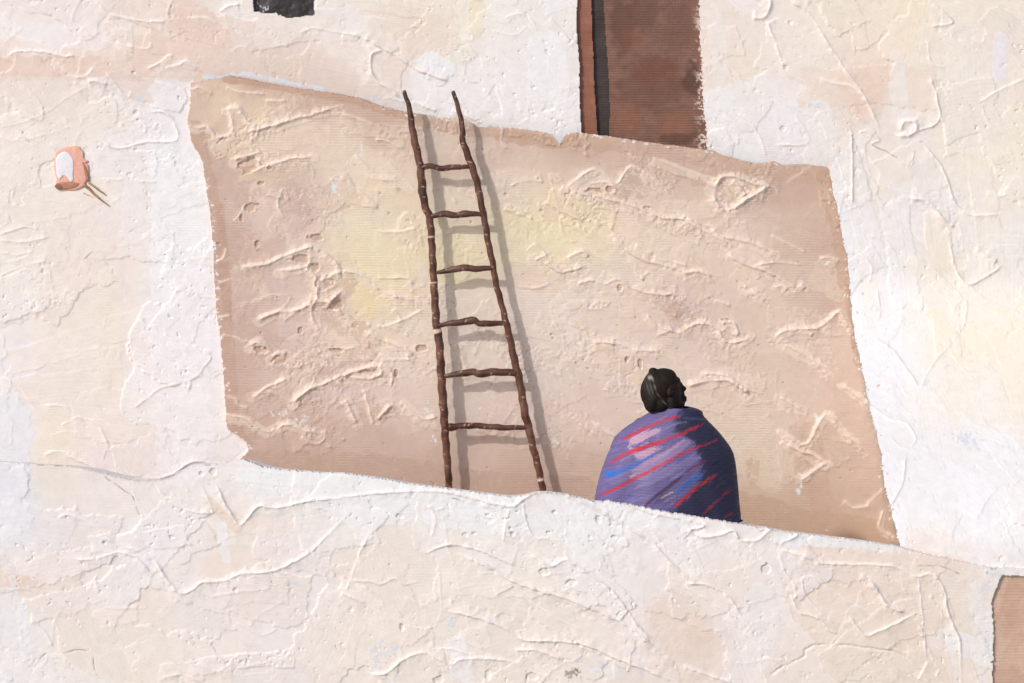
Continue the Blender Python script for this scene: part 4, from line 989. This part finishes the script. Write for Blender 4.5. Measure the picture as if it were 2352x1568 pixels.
for s in (-1, 1):
    body += capsule((1540 + s * 62, 985, 0.03), (1540 + s * 90, 1070, 0.05), 0.058, 0.047)                # upper arm
    body += capsule((1540 + s * 90, 1070, 0.05), (1540 + s * 26, 1100, 0.20), 0.045, 0.034)               # forearm
    body += capsule((1540 + s * 26, 1100, 0.20), (1540 + s * 6, 1098, 0.225), 0.033, 0.026, 4)            # folded hand
    body += capsule((1540 + s * 40, 1142, 0.05), (1540 + s * 112, 1146, 0.22), 0.085, 0.062)              # thigh
    body += capsule((1540 + s * 112, 1148, 0.22), (1540 - s * 30, 1160, 0.27), 0.055, 0.04)               # shin
r_ = np.random.default_rng(44)
body_o = blob_mesh('body', body, 0.0055, lambda px, py, V: np.array((42, 30, 24))[None, :] + 6 * r_.normal(size=(len(px), 1)), M_SKINB, person, 3)

hair = [(1499, 899, -0.01, 29, 40, 0.088), (1513, 888, 0.0, 38, 41, 0.094), (1526, 872, 0.0, 30, 27, 0.084), (1536, 872, 0.0, 20, 25, 0.078), (1500, 852, -0.01, 11, 9, 0.03), (1524, 853, 0, 17, 8, 0.05),
        (1495, 920, -0.03, 18, 26, 0.075), (1514, 925, -0.04, 24, 20, 0.055), (1540, 925, -0.05, 12, 22, 0.03)]


def hair_col(px, py, V):
    c = np.tile(np.array((32.0, 26.0, 22.0)), (len(px), 1))
    r = np.random.default_rng(8)
    brown = np.exp(-(((px - 1535) / 22) ** 2 + ((py - 890) / 26) ** 2))
    c += brown[:, None] * np.array((14, 6, 0))
    # grey sheen painted into the hair left of the parting and the pale parting itself
    xs = np.interp(py, [858, 866, 885, 900, 915, 928, 940], [1493, 1497, 1502, 1508, 1519, 1532, 1547])
    pale = np.exp(-((px - xs) / 1.5) ** 2) * (0.6 + 0.4 * np.sin(py * 0.35)) * ((py > 856) & (py < 943))
    strand = 0.45 + 0.3 * np.sin((px - xs) * 0.8 + 0.06 * py) + 0.25 * np.sin((px - xs) * 2.1 + 0.1 * py) * np.sin(py * 0.2)
    grey = np.exp(-((px - xs + 13) / 11) ** 2) * np.exp(-((py - 888) / 22) ** 2) * strand
    c += grey[:, None] * np.array((70, 76, 78))
    c += pale[:, None] * np.array((96, 96, 94))
    c += np.exp(-(((px - 1491) / 5) ** 2 + ((py - 864) / 5) ** 2))[:, None] * np.array((120, 122, 122))
    return c + 4 * r.normal(size=(len(px), 1))


blob_mesh('hair', hair, 0.0045, hair_col, M_HAIR, person, 12)

# shawl: rings from the neck down to the hem
sl = sline([(934, 1508), (941, 1500), (957, 1476), (984, 1435), (1007, 1412), (1037, 1399), (1063, 1389), (1096, 1378), (1148, 1367), (1200, 1366)])
sr = sline([(934, 1578), (938, 1600), (945, 1613), (958, 1619), (994, 1653), (1032, 1681), (1061, 1690), (1109, 1696), (1163, 1701), (1190, 1704), (1220, 1704)])
nr, ns = 170, 520
ts = np.linspace(0, 1, nr) ** 1.15
th_ = np.linspace(0, 2 * math.pi, ns, endpoint=False)
SV = np.empty((nr, ns, 3)); SPX = np.empty((nr, ns)); SPY = np.empty((nr, ns))
for i, t in enumerate(ts):
    yl = 936 + t * (1156 - 936); yr = 935 + t * (1199 - 935)
    xl, xr = float(sl(yl)), float(sr(yr))
    c_, a_ = 0.5 * (xl + xr), 0.5 * (xr - xl)
    b_ = np.interp(t, [0, 0.1, 0.3, 0.6, 1.0], [0.075, 0.115, 0.16, 0.195, 0.22])
    dyc = np.interp(t, [0, 0.3, 1.0], [0.0, 0.02, 0.05])
    ct, st = np.cos(th_), np.sin(th_)
    ex = np.sign(ct) * np.abs(ct) ** 0.92
    fold = 0.012 * np.sin(5 * th_ + 4 * t + 1.3 * np.sin(3 * th_)) * t + 0.004 * np.sin(13 * th_ - 7 * t) * t
    px = c_ + a_ * ex
    u = (px - xl) / (xr - xl)
    py = yl + (yr - yl) * u - (1 - np.abs(ct)) * 2.0 * (1 - t)
    if i == nr - 1:
        py = py + 1.5 * np.sin(th_ * 31) + 1.2 * np.sin(th_ * 53)
    k = KP
    SV[i, :, 0] = (px - CX) * k
    SV[i, :, 2] = ZC - (py - CY) * k
    SV[i, :, 1] = -D_P + dyc + (b_ + fold) * st
    SPX[i] = px; SPY[i] = py

fx, fy = SPX.ravel(), SPY.ravel()
rs = np.random.default_rng(9)


def segdist(pts):
    P = smooth_line([zc(*p) for p in pts], 4)
    best = np.full(fx.shape, 1e9); tt = np.zeros(fx.shape); n = len(P) - 1
    for i in range(n):
        a0, b0 = P[i], P[i + 1]; dd = b0 - a0
        s = np.clip(((fx - a0[0]) * dd[0] + (fy - a0[1]) * dd[1]) / (dd @ dd + 1e-9), 0, 1)
        q = np.hypot(fx - a0[0] - s * dd[0], fy - a0[1] - s * dd[1])
        k = q < best; best = np.where(k, q, best); tt = np.where(k, (i + s) / n, tt)
    return best, tt


# wool threads run along the stripes
along = fx * 0.87 - fy * 0.5; across = fx * 0.5 + fy * 0.87
thread = 0.5 * np.sin(across * 1.3 + 1.5 * np.sin(along * 0.05)) + 0.5 * np.sin(across * 0.47 + 2 + 2 * np.sin(along * 0.03)) + 0.5 * rs.normal(size=fx.shape)
thread2 = np.sin(across * 1.9 + 2.5 * np.sin(along * 0.035)) * 0.6 + 0.6 * np.sin(along * 0.21 + 2 * np.sin(across * 0.4)) + 0.35 * rs.normal(size=fx.shape)
SC = np.tile(np.array((104.0, 95.0, 144.0)), (fx.size, 1)) + 6 * thread[:, None]
bx = np.array([zc(x, y) for x, y in ((930, 480), (840, 590), (880, 660), (1010, 740), (1055, 800), (1085, 900), (1100, 1000), (1075, 1120), (980, 1220), (850, 1330), (820, 1440))])
nb = np.interp(fy, bx[:, 1], bx[:, 0])
km = sstep(-5, 7, fx - nb + 7 * thread + 5 * thread2)
SC = SC * (1 - km[:, None]) + (np.array((47.0, 47.0, 74.0)) + 3 * thread[:, None]) * km[:, None]  # navy half: second cloth tone, with the right side's shade painted in




def stroke(pts, w0, w1, col, a=0.95, rag=0.5, taper=True, dry=0.0):
    global SC
    d_, t_ = segdist(pts)
    w = (w0 + (w1 - w0) * t_) * 0.128
    if taper:
        w = w * (0.35 + 0.65 * np.minimum(1, np.minimum(t_, 1 - t_) * 5 + 0.15))
    m = sstep(-1.0, 1.0, w - d_ + rag * thread) * a * (1 - dry * (thread2 > 0.1) * np.clip(0.4 + t_, 0, 1))
    SC = SC * (1 - m[:, None]) + (np.array(col, float) + 4 * thread[:, None]) * m[:, None]


rq = np.random.default_rng(77)
for _ in range(260):
    zx, zy = rq.uniform(190, 1460), rq.uniform(480, 1450)
    L_ = rq.uniform(70, 200)
    navy = zx > np.interp(zy, [480, 590, 660, 740, 800, 900, 1000, 1120, 1220, 1330, 1440], [930, 840, 880, 1010, 1055, 1085, 1100, 1075, 980, 850, 820])
    pk = math.exp(-((zx - 620) / 190) ** 2 - ((zy - 790) / 150) ** 2)
    if navy:
        L_ *= 0.6; zx += 60
        cc_ = np.array((48, 48, 76)) + rq.normal(0, 5)
        if rq.random() < 0.2:
            cc_ = np.array((70, 68, 104))
    else:
        zx = min(zx, 980)
        cc_ = np.array((104, 92, 138)) + rq.normal(0, 15) + np.array((84, 62, 54)) * pk * rq.uniform(0.3, 1.0) + np.array((20, 22, 24)) * (rq.random() < 0.3)
    stroke([(zx - L_ * .43, zy + L_ * .25), (zx + L_ * .43, zy - L_ * .25)], rq.uniform(8, 22), rq.uniform(4, 16), cc_, rq.uniform(0.4, 0.8), 1.4)
stroke([(500, 1060), (720, 930), (990, 740)], 110, 80, (152, 134, 172), 0.7, 2.8)
stroke([(560, 1130), (820, 990), (1080, 880)], 90, 60, (130, 118, 164), 0.65, 2.8)
stroke([(300, 1120), (480, 1010), (640, 930)], 100, 60, (124, 108, 150), 0.5, 1.6)
stroke([(480, 760), (620, 690), (740, 650)], 60, 60, (204, 166, 186), 0.75, 3.0)
stroke([(470, 800), (560, 860), (690, 800)], 50, 60, (202, 162, 184), 0.7, 3.2)
stroke([(540, 890), (640, 850), (740, 790)], 60, 26, (196, 158, 182), 0.7, 2.8)
stroke([(560, 950), (760, 850), (955, 730)], 40, 26, (180, 140, 170), 0.7, 2.0)
stroke([(500, 1010), (620, 950), (700, 930)], 46, 20, (160, 132, 168), 0.6, 2.0)
stroke([(760, 640), (860, 600), (980, 575)], 18, 10, (120, 116, 158), 0.8, 1.2)
stroke([(880, 700), (990, 720), (1050, 770), (1010, 810)], 14, 10, (120, 116, 156), 0.6, 1.2)
stroke([(960, 900), (1080, 875), (1100, 910)], 18, 10, (126, 120, 160), 0.6, 1.2)
stroke([(960, 545), (1060, 555), (1150, 570)], 20, 20, (84, 82, 122), 0.6, 1.2)
stroke([(600, 1300), (760, 1170), (930, 1040)], 26, 30, (72, 48, 74), 0.85, 1.5)
stroke([(740, 1235), (850, 1180)], 14, 10, (196, 176, 140), 0.8, 1.0)
stroke([(780, 1262), (870, 1215)], 8, 8, (186, 166, 140), 0.6, 1.0)
stroke([(470, 1070), (540, 1010)], 10, 8, (190, 168, 150), 0.6, 1.0)
stroke([(285, 1055), (345, 1040)], 60, 46, (52, 106, 196), 0.95, 0.3, False)
stroke([(330, 1045), (440, 990), (580, 920), (720, 830)], 40, 14, (58, 104, 188), 0.9, 0.7)
stroke([(880, 1200), (960, 1120), (1040, 1070), (1110, 1030)], 30, 40, (56, 108, 186), 0.8, 1.4)
stroke([(470, 1228), (500, 1225)], 22, 18, (50, 92, 180), 0.8, 0.3, False)
RED = (198, 42, 58)
stroke([(415, 745), (600, 640), (780, 560), (920, 527)], 26, 26, RED, 0.93, 1.2, True, 0.6)
stroke([(300, 958), (480, 842), (760, 735), (960, 665), (1130, 600)], 24, 30, RED, 0.93, 1.2, True, 0.7)
stroke([(470, 850), (620, 790), (780, 735)], 40, 34, RED, 0.9, 1.4, True, 0.6)
stroke([(215, 1248), (480, 1092), (760, 940), (960, 830), (1250, 742)], 30, 20, RED, 0.93, 1.2, True, 0.6)
stroke([(860, 1315), (980, 1210), (1100, 1120), (1235, 1045)], 34, 34, (200, 44, 54), 0.9, 1.4, True, 0.7)
stroke([(1090, 1420), (1200, 1310), (1300, 1230), (1385, 1190)], 18, 30, (166, 40, 54), 0.85, 1.2, True, 0.8)
stroke([(1320, 1425), (1400, 1400)], 26, 18, (160, 40, 60), 0.8, 0.8)
stroke([(960, 1010), (1060, 950), (1150, 915)], 18, 16, (130, 40, 62), 0.8, 0.9)
stroke([(600, 1300), (640, 1270)], 14, 10, (110, 30, 60), 0.8, 0.8)
# pale purple rim at the hem
hm = np.clip((np.repeat(ts, ns) - 0.93) / 0.07, 0, 1) * 0.5 * (thread > -0.2)
SC = SC * (1 - hm[:, None]) + np.array((92.0, 82.0, 130.0)) * hm[:, None]

I_, J_ = np.meshgrid(np.arange(nr - 1), np.arange(ns), indexing='ij')
J2 = (J_ + 1) % ns
SF = np.stack([(I_ * ns + J_).ravel(), ((I_ + 1) * ns + J_).ravel(), ((I_ + 1) * ns + J2).ravel(), (I_ * ns + J2).ravel()], 1)
shawl = mesh_obj('shawl', SV.reshape(-1, 3), SF, SC, M_CLOTH, person, True, 0.9)
sm_ = shawl.modifiers.new('thickness', 'SOLIDIFY'); sm_.thickness = 0.012; sm_.offset = -1

# ================================================================== ground far below, out of sight
g = bmesh.new(); bmesh.ops.create_grid(g, x_segments=20, y_segments=20, size=400)
gm = bpy.data.meshes.new('ground'); g.to_mesh(gm); g.free()
mat = bpy.data.materials.new('dry_earth'); mat.use_nodes = True
nt = mat.node_tree; bs = nt.nodes['Principled BSDF']; bs.inputs['Roughness'].default_value = 0.9
no = nt.nodes.new('ShaderNodeTexNoise'); no.inputs['Scale'].default_value = 60
cr = nt.nodes.new('ShaderNodeValToRGB'); cr.color_ramp.elements[0].color = (0.36, 0.34, 0.31, 1); cr.color_ramp.elements[1].color = (0.46, 0.44, 0.41, 1)
nt.links.new(no.outputs['Fac'], cr.inputs['Fac']); nt.links.new(cr.outputs['Color'], bs.inputs['Base Color'])
gm.materials.append(mat)
go = bpy.data.objects.new('ground', gm); go.location = (0, 0, -3.6); go['kind'] = 'structure'; COL.objects.link(go)

# ================================================================== light
to_sun = Vector((-1.0, -1.0, 0.92)).normalized()
sd = bpy.data.lights.new('sun', 'SUN'); sd.energy = 2.3; sd.angle = math.radians(1.6); sd.color = (1.0, 0.98, 0.96)
so = bpy.data.objects.new('sun', sd); so.rotation_euler = (-to_sun).to_track_quat('-Z', 'Y').to_euler(); COL.objects.link(so)
w = bpy.data.worlds.new('World'); scene.world = w; w.use_nodes = True
wn = w.node_tree.nodes; bg = wn['Background']
sk = wn.new('ShaderNodeTexSky'); sk.sky_type = 'NISHITA'; sk.sun_disc = False
sk.sun_elevation = math.asin(to_sun.z); sk.sun_rotation = math.atan2(to_sun.x, to_sun.y)
sk.air_density = 0.8; sk.dust_density = 2.5; sk.ozone_density = 0.6
w.node_tree.links.new(sk.outputs['Color'], bg.inputs['Color']); bg.inputs['Strength'].default_value = 0.15

# ================================================================== camera
cd = bpy.data.cameras.new('camera'); cd.sensor_width = 36.0
cd.lens = 36.0 * D / (2352 * S)
cd.shift_y = -(784 - CY) / 2352.0
cd.clip_end = 2000
co = bpy.data.objects.new('camera', cd); co.location = (0, -D, ZC); co.rotation_euler = (math.radians(90), 0, 0)
COL.objects.link(co); scene.camera = co
scene.view_settings.view_transform = 'Standard'; scene.view_settings.look = 'None'
scene.view_settings.exposure = -0.16; scene.view_settings.gamma = 1.0
